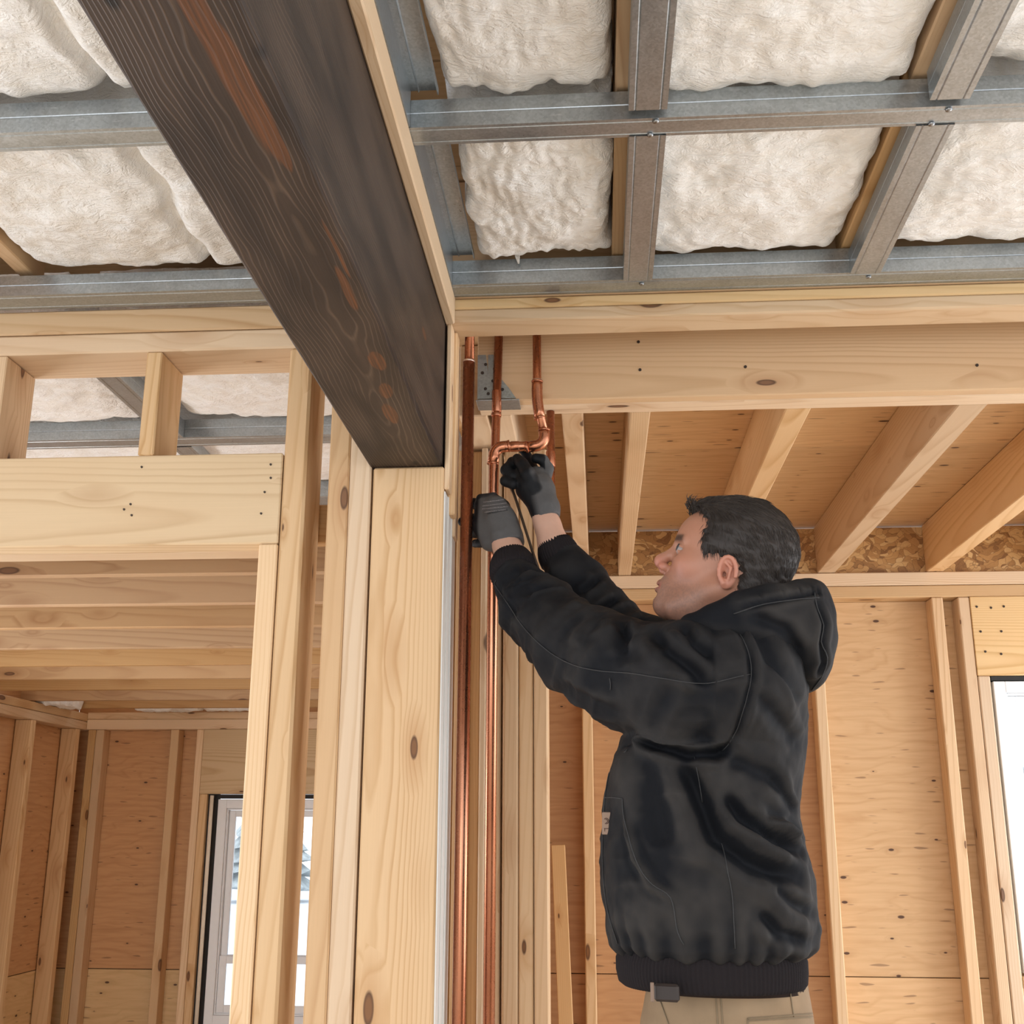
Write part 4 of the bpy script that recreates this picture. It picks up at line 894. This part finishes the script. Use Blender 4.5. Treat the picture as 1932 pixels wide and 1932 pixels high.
# ---- materials of the figure
def tone_mat(name, rough, bump=None, spec=.5, sss=0.0, sheen=0.0, noise_amt=.12, nscale=60):
    m, t, b = new_mat(name)
    a = nd(t, 'Attribute', attribute_name='tone').outputs['Color']; p = nd(t, 'TexCoord').outputs['Object']
    n = nd(t, 'Noise', {'Vector': p, 'Scale': float(nscale), 'Detail': 5.0}).outputs[0]
    v = mth(t, 'ADD', mth(t, 'MULTIPLY', n, 2*noise_amt), 1-noise_amt)
    c = nd(t, 'HueSaturation', {'Value': v, 'Color': a}).outputs[0]
    t.links.new(c, b.inputs['Base Color']); b.inputs['Roughness'].default_value = rough; b.inputs['Specular IOR Level'].default_value = spec
    if sheen: b.inputs['Sheen Weight'].default_value = sheen; b.inputs['Sheen Roughness'].default_value = .5
    if sss:
        b.inputs['Subsurface Weight'].default_value = sss; b.inputs['Subsurface Radius'].default_value = (.012, .005, .003); b.inputs['Subsurface Scale'].default_value = 1.0
    if bump:
        w = nd(t, 'Noise', {'Vector': p, 'Scale': float(bump[0]), 'Detail': 3.0}).outputs[0]
        bm = nd(t, 'Bump', {'Strength': bump[1], 'Distance': bump[2], 'Height': w}); t.links.new(bm.outputs[0], b.inputs['Normal'])
    return m
SKIN = tone_mat('skin', .46, (260, .25, .0006), .45, sss=.12, noise_amt=.05, nscale=90)
CANVAS = tone_mat('washed_duck_canvas', .8, (420, .3, .0008), .2, noise_amt=.22, nscale=22)
KNIT = tone_mat('knit', .9, (500, .5, .001), .2, noise_amt=.1, nscale=200)
CHINO = tone_mat('khaki_canvas', .85, (500, .35, .0006), .25, noise_amt=.08, nscale=60)
GLOVEM = tone_mat('coated_glove', .6, (350, .4, .0008), .22, noise_amt=.1, nscale=120)
STRM = plain('hair_strand_brown', (.034, .024, .018), .55, amp=.6, scale=300)
HAIRM = plain('dark_brown_hair', (.020, .014, .011), .6, amp=.3, scale=200); 
LEATH = plain('dark_leather', (.022, .014, .011), .6); PATCH = plain('tan_leather_patch', (.25, .165, .115), .7); EYEW = plain('eye_white', (.33, .28, .26), .2, amp=.02); IRIS = plain('iris', (.035, .04, .045), .15); BLK = plain('rubber_black', (.012, .012, .013), .5)

person = empty('person', (.22, 2.24, 0))
tag(person, 'man in black hooded work jacket, khaki trousers and gloves reaching up to a copper pipe', 'person')

# ---------------- head and neck (in the head's own frame: x forward, y to his left, z up)
pitch, yaw = math.radians(HEAD_PITCH), math.radians(HEAD_YAW)
fw = Vector((-math.cos(pitch)*math.cos(yaw), math.cos(pitch)*math.sin(yaw), math.sin(pitch)))
upv = Vector((math.sin(pitch)*math.cos(yaw), -math.sin(pitch)*math.sin(yaw), math.cos(pitch)))
sd = upv.cross(fw)
HC = Vector(HEAD_C)
HM = Matrix(((fw.x, sd.x, upv.x, HC.x), (fw.y, sd.y, upv.y, HC.y), (fw.z, sd.z, upv.z, HC.z), (0, 0, 0, 1)))
def skull(F, g=0.0):
    F.ell((.006, 0, .045), (.104+g, .079+g, .097+g), 0)
    F.ell((.052, 0, .042), (.074+g, .064+g, .060+g), .03)
F = Field((-.15, -.108, -.25), (.17, .108, .15), .0016)
skull(F)
F.ell((.052, 0, -.025), (.062, .061, .066), .03)
for s_ in (-1, 1):
    F.ell((.074, s_*.040, -.018), (.028, .024, .022), .02)
    F.cone((.006, s_*.055, -.042), (.075, s_*.026, -.100), .020, .019, .025)
    F.cone((.112, s_*.010, .0245), (.098, s_*.042, .026), .0105, .009, .012)
F.ell((.045, 0, -.090), (.055, .048, .034), .03)
F.ell((.093, 0, -.072), (.033, .032, .036), .02)
F.ell((.097, 0, -.103), (.0225, .024, .021), .015)
F.cone((.115, 0, .012), (.1375, 0, -.021), .0095, .0100, .012)
F.cone((.1375, 0, -.021), (.128, 0, -.040), .0095, .006, .010)
F.ell((.139, 0, -.0265), (.0100, .0105, .0092), .007)
for s_ in (-1, 1):
    F.ell((.1255, s_*.0120, -.0335), (.0110, .0072, .0080), .006)
    F.ell((.117, s_*.033, .006), (.0155, .0175, .0115), .014, 's')
    F.ell((.1290, s_*.0075, -.0405), (.006, .0036, .004), .002, 's')
    F.ell((.0985, s_*.031, .0065), (.0148, .0155, .0130), .004)       # lids over the eyeball
    F.ell((.1085, s_*.0405, .0052), (.0125, .0115, .0029), .0015, 's')     # lid opening
# mouth
F.cone((.1218, 0, -.0650), (.107, .021, -.0705), .0056, .004, .006); F.cone((.1218, 0, -.0650), (.107, -.021, -.0705), .0056, .004, .006)
F.cone((.1190, 0, -.0790), (.105, .019, -.0755), .0064, .004, .006); F.cone((.1190, 0, -.0790), (.105, -.019, -.0755), .0064, .004, .006)
F.ell((.128, 0, -.0722), (.017, .021, .0026), .003, 's')
F.ell((.1225, 0, -.0895), (.0095, .018, .0055), .006, 's')
# ears
ea = math.radians(20)
for s_ in (-1, 1):
    Re = np.array([[math.cos(ea), 0, -math.sin(ea)], [s_*-.28, 1, 0], [math.sin(ea), 0, math.cos(ea)]])
    Re = np.array([r/np.linalg.norm(r) for r in Re])
    ec = np.array((.001, s_*.0815, -.012))
    F.ell(ec, (.0165, .0050, .0280), .004, R=Re.T)
    ring = [ec + Re.T@np.array((.0155*math.cos(a), s_*.0060, .0262*math.sin(a)+.001)) for a in [math.radians(d_) for d_ in range(-60, 226, 22)]]
    for p, q in zip(ring[:-1], ring[1:]): F.cone(p, q, .0038, .0038, .002)
    F.ell(ec+Re.T@np.array((0.002, s_*.0085, .002)), (.0105, .0105, .0190), .0015, 's', R=Re.T)
    F.ell(ec+Re.T@np.array((0.005, s_*.004, -.004)), (.0065, .0085, .0085), .0015, 's', R=Re.T)
    F.cone(ec+Re.T@np.array((.004, s_*.003, .018)), ec+Re.T@np.array((-.006, s_*.004, .006)), .0032, .0026, .003)
    F.cone(ec+Re.T@np.array((-.006, s_*.004, .006)), ec+Re.T@np.array((-.002, s_*.003, -.014)), .0028, .003, .003)
    F.cone(ec+Re.T@np.array((.013, s_*.002, -.006)), ec+Re.T@np.array((.012, s_*.001, .002)), .004, .003, .004)
    F.ell(ec+Re.T@np.array((.003, 0, -.024)), (.0085, .0055, .0085), .005, R=Re.T)
# neck, following the upright trunk
dn = np.array((-math.sin(pitch), 0, -math.cos(pitch)))
a = np.array((-.028, 0, -.02)); F.cone(a, a+dn*.22, .060, .066, .03)
F.cone((.028, 0, -.085), np.array((.015, 0, -.10))+dn*.13, .036, .045, .03)
P, Q = F.mesh(); P = smooth_mesh(P, Q, 1, .5)
x, y, z = P.T
col = np.tile(np.array((.41, .192, .120)), (len(P), 1))
def blend(mask, c, amt):
    global col
    col = col*(1-(mask*amt)[:, None]) + np.array(c)*(mask*amt)[:, None]
ay = np.abs(y)
red = np.exp(-((x-.08)/.03)**2-((ay-.045)/.025)**2-((z+.03)/.025)**2); blend(red, (.50, .19, .13), .5)
blend(np.exp(-((x-.138)/.018)**2-((z+.034)/.016)**2), (.50, .17, .12), .6)
eardeep = np.exp(-((x-.004)/.009)**2-((z+.012)/.014)**2)*sstep(.078, .070, ay)*(ay > .05); blend(eardeep, (.30, .11, .075), .7)
blend(sstep(.074, .082, ay), (.54, .22, .15), .6)
blend(sstep(-.025, -.075, z)*sstep(-.01, .04, x)*(x < .125)*np.clip(.75+.35*vnoise(P, 420), 0, 1), (.15, .095, .075), .62)
blend(sstep(-.045, -.055, z)*np.exp(-((z+.055)/.008)**2)*sstep(.10, .115, x), (.25, .155, .12), .35)
lip = np.exp(-((z+.0722)/.0075)**2)*sstep(.107, .113, x)*(ay < .025); blend(lip, (.38, .125, .10), .65)
brow = np.exp(-((z-.0265-.05*(ay-.03)*(ay > .03)*-1)/.0066)**4)*sstep(.008, .014, ay)*sstep(.056, .046, ay)*sstep(.05, .07, x); blend(brow, (.035, .02, .014), .9)
blend(np.exp(-((x-.118)/.012)**2-((ay-.033)/.013)**2-((z-.0065)/.0055)**2), (.20, .09, .065), .55)
head_P, head_F, head_col = P, Q, col
# rest of the body, inside the clothes, same object
B = Field((-.33, 1.95, 0.02), (.55, 2.68, 2.2), .0085)
for nodes in (NEAR_ARM_BODY, FAR_ARM_BODY): B.chain(nodes, .03)
B.rows(TRUNK_BODY, .04)
B.chain([(.26, 2.18, .98, .07), (.26, 2.13, .55, .06), (.29, 2.13, .12, .043), (.20, 2.12, .07, .036)], .04); B.chain([(.26, 2.31, .98, .07), (.28, 2.37, .55, .06), (.31, 2.37, .12, .043), (.22, 2.37, .07, .036)], .04)
BP, BF = B.mesh(); BP = smooth_mesh(BP, BF, 1)
HMn = np.array(HM); HP = head_P@HMn[:3, :3].T + HMn[:3, 3]
body = np_obj('body', np.vstack([HP, BP]), np.vstack([head_F, BF+len(HP)]), SKIN, person, None, np.vstack([head_col, np.tile(np.array((.55, .33, .24)), (len(BP), 1))]))
def child_m(m): return m
for s_ in (-1, 1):
    bm = bmesh.new(); bmesh.ops.create_uvsphere(bm, u_segments=24, v_segments=16, radius=.0125)
    e_ = obj_bm('eyeball', bm, EYEW, person, rot=HM @ Matrix.Translation((.1010, s_*.031, .0060)), smooth=True)
    bm = bmesh.new(); bmesh.ops.create_uvsphere(bm, u_segments=20, v_segments=10, radius=.0078)
    for v in bm.verts: v.co.x *= .35
    obj_bm('iris', bm, IRIS, e_, rot=HM @ Matrix.Translation((.1113, s_*.0335, .0075)) @ Matrix.Rotation(s_*math.radians(16), 4, 'Z'), smooth=True)

# ---------------- hair: cap shaped over the skull + strands
HAIR_POLY = [(.123, .082), (.100, .086), (.086, .078), (.076, .066), (.071, .045), (.070, .020), (.063, .0), (.050, -.001), (.042, .006), (.018, .013), (-.008, .015), (-.020, -.004), (-.019, -.03), (-.024, -.075), (-.10, -.09), (-.16, -.02), (-.16, .12), (-.05, .2), (.10, .2), (.15, .12)]
def poly_sd(x, z):
    d = np.full(x.shape, 9.0); ins = np.zeros(x.shape, bool); n = len(HAIR_POLY)
    for i in range(n):
        ax_, az = HAIR_POLY[i]; bx, bz = HAIR_POLY[(i+1) % n]
        t = np.clip(((x-ax_)*(bx-ax_)+(z-az)*(bz-az))/((bx-ax_)**2+(bz-az)**2), 0, 1)
        d = np.minimum(d, np.hypot(x-ax_-t*(bx-ax_), z-az-t*(bz-az)))
        c = ((az > z) != (bz > z)) & (x < (bx-ax_)*(z-az)/(bz-az+1e-12)+ax_); ins ^= c
    return np.where(ins, d, -d)
F = Field((-.15, -.11, -.11), (.16, .11, .175), .0021)
skull(F); a = np.array((-.028, 0, -.02)); F.cone(a, a+dn*.10, .060, .060, .03)
def hshell(x, y, z):
    sdv = poly_sd(np.broadcast_to(x, np.broadcast(x, y, z).shape), np.broadcast_to(z, np.broadcast(x, y, z).shape))
    sdv = sdv + .004*np.sin(x*310+z*90)*np.sin(z*270-x*70)
    top = np.clip((z-.02)/.1, 0, 1); th = .0055+.0065*top + .006*np.exp(-((x-.115)/.03)**2)*top
    return -(th*sstep(0, .012, sdv) - .006*(1-sstep(-.004, .004, sdv)))
F.V += hshell(*np.meshgrid(*F.ax, indexing='ij'))
F.V = F.V.astype(f4)
P, Q = F.mesh(); P = smooth_mesh(P, Q, 1)
ph = np.arctan2(P[:, 1], P[:, 2]-.03)
N = vnormals(P, Q); band = poly_sd(P[:, 0], P[:, 2])
P = P + N*((vnoise(P*np.array((.25, 1, 1)), 150)*.0016 + vnoise(P*np.array((.4, 1, 1)), 60)*.0022)*sstep(0, .01, band))[:, None]
hair = np_obj('hair', P, Q, HAIRM, person, HM)
rng = random.Random(3)
cu = bpy.data.curves.new('hair_strands', 'CURVE'); cu.dimensions = '3D'; cu.bevel_depth = .00055; cu.bevel_resolution = 0
ok = np.where(band > -.001)[0]
for i in rng.choices(list(ok), k=9500):
    p = Vector(P[i]); n = Vector(N[i])
    flow = Vector((-.9, (.25 if p.y > 0 else -.25), -.75 if p.z < .10 else -.05))
    if p.x > .02 and p.z < .075: flow = Vector((-.35, 0, -1))
    if p.z > .12 and p.x > .06: flow = Vector((-.6, rng.uniform(-.5, .5), .25))
    flow += Vector((rng.uniform(-.22, .22), rng.uniform(-.22, .22), rng.uniform(-.22, .22)))
    tg = (flow - n*flow.dot(n)).normalized(); L = rng.uniform(.010, .022); lift = rng.uniform(.10, .35)
    sp_ = cu.splines.new('POLY'); sp_.points.add(3)
    for j in range(4):
        u = j/3; q = p - n*.0006 + tg*L*u + n*L*lift*u*(1-.55*u) - n*(L*L*u*u*5.0)
        sp_.points[j].co = (*q, 1); sp_.points[j].radius = 1-.75*u
for k_ in range(260):   # the tuft standing up over the brow
    b0 = Vector((.118+rng.uniform(-.012, .010), rng.uniform(-.035, .04), .098+rng.uniform(-.012, .006)))
    d0 = Vector((rng.uniform(.2, .9), rng.uniform(-.4, .4), rng.uniform(.4, 1))).normalized(); L = rng.uniform(.012, .024)
    sp_ = cu.splines.new('POLY'); sp_.points.add(3)
    for j in range(4):
        u = j/3; q = b0 + d0*L*u + Vector((-.008, 0, -.004))*u*u
        sp_.points[j].co = (*q, 1); sp_.points[j].radius = 1.5-1.1*u
cu.materials.append(STRM)
so = bpy.data.objects.new('hair_strands', cu); so.matrix_basis = HM; link(so, hair); so.matrix_parent_inverse = hair.matrix_basis.inverted(); so['kind'] = 'stuff'

# ---------------- jacket (trunk and both sleeves in one surface)
J = Field((-.32, 1.88, 1.07), (.56, 2.74, 2.06), .0042)
J.rows(TORSO, .03, 2.3)
J.chain(SHOULDER_YOKE, .04)
J.chain(NEAR_SLEEVE, .016)
J.chain(FAR_SLEEVE, .02)
# open cuff ends
P, Q = J.mesh(); P = smooth_mesh(P, Q, 2)
N = vnormals(P, Q)
d = fold_disp(P, JACKET_FOLDS)*1.45
for (ox, oy, oz, ux, uy, uz, m_) in ((0, 0, 0, -.62, .38, .68, (P[:, 0] < .2)*(P[:, 2] > 1.5)),):
    ua = P@np.array((ux, uy, uz)); qq = np.stack([ua*26, P[:, 1]*5, (P[:, 0]+P[:, 2])*7], 1)
    d += m_*(.32-np.abs(vnoise(qq+2.2, 1.0)))*.010*sstep(1.95, 1.9, P[:, 2]*.0+1.9)
d += vnoise(P, 13)*.0045 + (.5-np.abs(vnoise(P*np.array((1,1,1.6))+3.3, 17)))*.006 + vnoise(P+3.3, 34)*.0016 + vnoise(P+7.1, 90)*.0006
zb = sstep(1.26, 1.15, P[:, 2])*(P[:, 0] > -.02)   # gathers above the rib
ang = np.arctan2(P[:, 1]-2.22, P[:, 0]-.19)
d += zb*(np.sin(ang*26+np.sin(ang*5)*2)*.0035)
P = P + N*d[:, None]
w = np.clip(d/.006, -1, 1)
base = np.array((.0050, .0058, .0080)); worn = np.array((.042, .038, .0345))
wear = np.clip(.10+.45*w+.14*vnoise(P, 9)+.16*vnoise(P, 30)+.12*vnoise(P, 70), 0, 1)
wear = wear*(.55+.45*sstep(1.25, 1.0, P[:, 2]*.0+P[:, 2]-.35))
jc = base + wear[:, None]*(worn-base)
jacket = np_obj('jacket', P, Q, CANVAS, person, None, jc)
JBVH = BVHTree.FromPolygons([tuple(v) for v in P.tolist()], [tuple(f) for f in Q.tolist()])
EYE0 = Vector((0, 0, 1.35))
def on_surface(bvh, p, out=.0012):
    p = Vector(p); dr = (p-EYE0).normalized(); h = bvh.ray_cast(p-dr*.6, dr, 1.2)
    if h[0] is None: h = bvh.find_nearest(p); 
    return h[0]+h[1]*out, h[1]
def dens(pts, step=.008):
    out = []
    pts = [Vector(p) for p in pts]
    n = len(pts)
    for i in range(n-1):
        p0, p1, p2, p3 = pts[max(i-1, 0)], pts[i], pts[i+1], pts[min(i+2, n-1)]
        m_ = max(2, int((p2-p1).length/step))
        for k_ in range(m_):
            t = k_/m_
            out.append(.5*((2*p1)+(p2-p0)*t+(2*p0-5*p1+4*p2-p3)*t*t+(-p0+3*p1-3*p2+p3)*t**3))
    out.append(pts[-1]); return out
SEAMC = plain('seam_edge', (.030, .030, .031), .8, amp=.4, scale=300)
for pts in JACKET_SEAMS:
    bm = bmesh.new(); pp = [on_surface(JBVH, p)[0] for p in dens(pts)]
    pp = [pp[0]] + [(pp[i-1]+pp[i]*2+pp[i+1])/4 for i in range(1, len(pp)-1)] + [pp[-1]]
    tube_path(bm, pp, .0010, 6); obj_bm('seam', bm, SEAMC, jacket)
# brand-coloured leather patch on the pocket with its curl emblem
c0, nn = on_surface(JBVH, PATCH_C, .002)
nn = Vector((-.35, -.93, .0)).normalized(); zx = Vector((.02, 0, 1)).normalized(); yx = nn.cross(zx).normalized()
PM = Matrix(((yx.x, zx.x, nn.x, c0.x), (yx.y, zx.y, nn.y, c0.y), (yx.z, zx.z, nn.z, c0.z), (0, 0, 0, 1)))
bm = bmesh.new(); box_bm(bm, (-.0085, -.0195, -.004), (.0085, .0195, .004), .001)
lp = obj_bm('leather_patch', bm, PATCH, jacket, rot=PM)
lp['label'] = 'small tan leather patch with a darker curled emblem'
EMB = plain('emblem_brown', (.07, .03, .02), .7)
bm = bmesh.new()
for r_, a0, a1, cy in ((.0048, 40, 320, .004), (.0026, 60, 300, .004)):
    tube_path(bm, [(r_*math.cos(math.radians(a)), cy+r_*math.sin(math.radians(a)), .0043) for a in range(a0, a1, 20)], .0007, 5)
tube_path(bm, [(-.004, -.009, .0043), (.004, -.009, .0043)], .0006, 5); tube_path(bm, [(.003, -.009, .0043), (.003, -.014, .0043)], .0006, 5)
obj_bm('emblem', bm, EMB, lp, rot=PM)

# ---------------- hood
H = Field((.03, 1.90, 1.50), (.58, 2.58, 1.92), .0042)
H.chain(HOOD_RIM, .014); H.chain(HOOD_BASE, .045)
for c, r in HOOD_ELL: H.ell(c, r, .05)
H.add(lambda x, y, z: np.sqrt(((x-HOOD_HOLE[0][0])/HOOD_HOLE[1][0])**2+((y-HOOD_HOLE[0][1])/HOOD_HOLE[1][1])**2+((z-HOOD_HOLE[0][2])/HOOD_HOLE[1][2])**2)*.05-.05, np.array(HOOD_HOLE[0])-np.array(HOOD_HOLE[1]), np.array(HOOD_HOLE[0])+np.array(HOOD_HOLE[1]), .02, 's')
P, Q = H.mesh(); P = smooth_mesh(P, Q, 2); N = vnormals(P, Q)
d = fold_disp(P, HOOD_FOLDS)+vnoise(P, 16)*.005+vnoise(P+2, 42)*.002
P = P+N*d[:, None]
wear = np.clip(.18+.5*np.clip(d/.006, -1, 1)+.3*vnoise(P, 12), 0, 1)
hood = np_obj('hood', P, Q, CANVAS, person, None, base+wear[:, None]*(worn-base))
HB = BVHTree.FromPolygons([tuple(v) for v in P.tolist()], [tuple(f) for f in Q.tolist()])
for pts in HOOD_SEAMS:
    bm = bmesh.new(); pp = [on_surface(HB, p)[0] for p in dens(pts)]; tube_path(bm, pp, .0012, 6); obj_bm('seam', bm, SEAMC, hood)

# ---------------- ribbed waistband and cuffs
def rib_ring(name, rings, nr, amp, parent, colr=(.014, .011, .012)):
    """rings: list of (centre, axis u, axis v, ru, rv); ribs run along the ring stack"""
    n = nr*4; P_ = []; 
    for (c, u, v, ru, rv) in rings:
        c, u, v = np.array(c), np.array(u), np.array(v)
        for k in range(n):
            a = 2*math.pi*k/n; q = 1+amp*math.cos(a*nr)/max(ru, rv)
            e = 2/2.3; ca, sa = math.cos(a), math.sin(a)
            P_.append(c+u*ru*q*math.copysign(abs(ca)**e, ca)+v*rv*q*math.copysign(abs(sa)**e, sa))
    m = len(rings); F_ = []
    for j in range(m-1):
        for k in range(n): F_.append((j*n+k, j*n+(k+1) % n, (j+1)*n+(k+1) % n, (j+1)*n+k))
    return np_obj(name, np.array(P_), np.array(F_), KNIT, parent, None, np.tile(np.array(colr), (len(P_), 1)))
ex, ey = (1, 0, 0), (0, 1, 0)
rib_ring('waistband', [((cx, cy, z), ex, ey, rx, ry) for (z, cx, cy, rx, ry) in WAISTBAND], 130, .0012, person)
def cuff_rings(a, b, r0, r1, bulge=.004):
    a, b = Vector(a), Vector(b); d_ = (b-a).normalized(); u = d_.cross(Vector((0, 1, 0))).normalized(); v = d_.cross(u)
    out = [(a+d_*.006, u, v, r0*.80, r0*.80)]
    for i in range(7):
        t = i/6; out.append((a+(b-a)*t, u, v, r0+(r1-r0)*t+bulge*math.sin(math.pi*t), r0+(r1-r0)*t+bulge*math.sin(math.pi*t)))
    out.append((b+d_*.008, u, v, r1*.75, r1*.75))
    return [(tuple(c), tuple(uu), tuple(vv), ru, rv) for c, uu, vv, ru, rv in out]
rib_ring('cuff', cuff_rings(*CUFF_NEAR), 46, .0010, person); rib_ring('cuff', cuff_rings(*CUFF_FAR), 42, .0010, person)

# ---------------- trousers, belt, boots
T = Field((.02, 1.98, .06), (.44, 2.54, 1.13), .0065)
T.rows(PELVIS, .03, 2.5)
for c in (LEG_NEAR, LEG_FAR): T.chain(c, .03)
P, Q = T.mesh(); P = smooth_mesh(P, Q, 2); N = vnormals(P, Q)
d = vnoise(P, 11)*.004+vnoise(P+5, 30)*.0015; P = P+N*d[:, None]
tc_ = np.array((.27, .187, .112)); tr = np_obj('trousers', P, Q, CHINO, person, None, tc_*(1+.12*vnoise(P, 25))[:, None])
TB = BVHTree.FromPolygons([tuple(v) for v in P.tolist()], [tuple(f) for f in Q.tolist()])
SEAMT = plain('trouser_thread', (.20, .145, .085), .85)
for pts in TROUSER_SEAMS:
    bm = bmesh.new(); pp = [on_surface(TB, p, .001)[0] for p in dens(pts)]; tube_path(bm, pp, .0012, 6); obj_bm('seam', bm, SEAMT, tr)
for pts in BELT_LOOPS:
    bm = bmesh.new(); pp = [on_surface(TB, p, .004)[0] for p in dens(pts, .006)]; tube_path(bm, pp, .0045, 8)
    obj_bm('belt_loop', bm, plain('loop', (.27, .19, .115), .85), tr)
rib_ring('belt', [((cx, cy, z), ex, ey, rx, ry) for (z, cx, cy, rx, ry) in BELT], 60, .0, person, (.022, .013, .010))
bm = bmesh.new(); box_bm(bm, (-.021, -.007, -.015), (.021, .006, .013), .004)
c0 = Vector(HOLSTER); obj_bm('belt_pouch', bm, LEATH, person, rot=Matrix.Translation(c0) @ Matrix.Rotation(math.radians(-18), 4, 'Z'))
bm = bmesh.new(); box_bm(bm, (-.003, -.003, -.016), (.003, .003, .014), .001)
obj_bm('buckle', bm, plain('strap_brown', (.20, .13, .09), .6), person, rot=Matrix.Translation(Vector(BUCKLE)))
for (x_, y_) in ((.285, 2.13), (.305, 2.37)):
    Bt = Field((x_-.26, y_-.08, -.01), (x_+.1, y_+.08, .19), .006)
    Bt.chain([(x_, y_, .17, .058), (x_, y_, .08, .058), (x_-.01, y_, .045, .05)], .02); Bt.cone((x_-.01, y_, .055), (x_-.17, y_, .035), .052, .04, .03)
    Bt.add(lambda x, y, z: .006-z+0*x+0*y, (x_-.3, y_-.1, -.02), (x_+.1, y_+.1, .2), 0, 'i')
    P, Q = Bt.mesh(); np_obj('boot', smooth_mesh(P, Q, 1), Q, LEATH, person)

# ---------------- gloves
def glove(name, parts, fingers, lo, hi, colfn, cut, h=.0024):
    G = Field(lo, hi, h)
    for nodes, k in parts: G.chain(nodes, k)
    for nodes in fingers: G.chain(nodes, .0035)
    cp, cn = np.array(cut[0]), np.array(cut[1])-np.array(cut[0]); cn = cn/np.linalg.norm(cn)
    G.add(lambda x, y, z: (x-cp[0])*cn[0]+(y-cp[1])*cn[1]+(z-cp[2])*cn[2], lo, hi, 0, 'i')
    P, Q = G.mesh(); P = smooth_mesh(P, Q, 2, .45); N = vnormals(P, Q)
    P = P+N*(vnoise(P, 70)*.0008+vnoise(P, 28)*.0012)[:, None]
    # distance to the fingers decides where the black coating is
    D = np.full(len(P), 9.0)
    for nodes in fingers:
        for p, q in zip(nodes[:-1], nodes[1:]):
            a_, b_ = np.array(p[:3]), np.array(q[:3]); ba = b_-a_; t = np.clip((P-a_)@ba/(ba@ba+1e-9), 0, 1)
            D = np.minimum(D, np.linalg.norm(P-a_-t[:, None]*ba, axis=1)-(p[3]+(q[3]-p[3])*t))
    blk = colfn(P, D, N)
    c = np.array((.085, .082, .081))*(1-blk[:, None])+np.array((.0065, .007, .0085))*blk[:, None]
    return np_obj(name, P, Q, GLOVEM, person, None, c), P, Q
def col_near(P, D, N):
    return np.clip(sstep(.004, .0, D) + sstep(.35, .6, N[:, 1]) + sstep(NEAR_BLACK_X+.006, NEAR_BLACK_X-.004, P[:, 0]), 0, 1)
gn, GP, GQ = glove('glove', NEAR_GLOVE, NEAR_FINGERS, (-.37, 2.47, 1.90), (-.14, 2.70, 2.14), col_near, NEAR_CUT)
def col_far(P, D, N):
    q = np.clip(((P[:, 0]-FAR_SPLIT[0])*FAR_SPLIT[2]+(P[:, 2]-FAR_SPLIT[1])*FAR_SPLIT[3])/.008, -1, 1)*.5+.5
    return np.clip(1-q + sstep(.004, .0, D)*(P[:, 0] < FAR_SPLIT[0]+.03), 0, 1)
gf, GP2, GQ2 = glove('glove', FAR_GLOVE, FAR_FINGERS, (-.26, 2.47, 1.97), (-.04, 2.70, 2.28), col_far, FAR_CUT)
# printed rows on the back of the near glove
GB = BVHTree.FromPolygons([tuple(v) for v in GP.tolist()], [tuple(f) for f in GQ.tolist()])
PRT = plain('glove_print_grey', (.34, .31, .31), .8); PRD = plain('glove_print_black', (.015, .015, .015), .8)
bm = bmesh.new(); bm2 = bmesh.new(); r2 = random.Random(11)
for row, (a_, b_) in enumerate(GLOVE_PRINT):
    a_, b_ = Vector(a_), Vector(b_); L_ = (b_-a_).length; t = 0.0
    while t < 1:
        w_ = r2.uniform(.0012, .0032)/L_; p0 = a_.lerp(b_, t); p1 = a_.lerp(b_, min(1, t+w_))
        for kk in ((0, .0011) if row < 4 else (0, .0012, .0024, .0036)):
            q0 = on_surface(GB, p0+Vector((0, 0, kk)), .0003)[0]; q1 = on_surface(GB, p1+Vector((0, 0, kk*r2.choice((0, 1, 1)))), .0003)[0]
            tube_path(bm if row < 4 else bm2, [q0, q1], .00038, 4)
        t += w_+.0010/L_
p_ = obj_bm('print', bm, PRT, gn); p_['kind'] = 'stuff'; p_ = obj_bm('print', bm2, PRD, gn); p_['kind'] = 'stuff'
# ---------------- slim rod held by the far hand
bm = bmesh.new(); tube_path(bm, ROD, .0032, 10)
rod = obj_bm('thin_rod', bm, plain('dark_bronze', (.06, .04, .028), .4, .6)); tag(rod, 'thin dark metal rod held in the upper glove, hanging behind the near sleeve', 'rod')
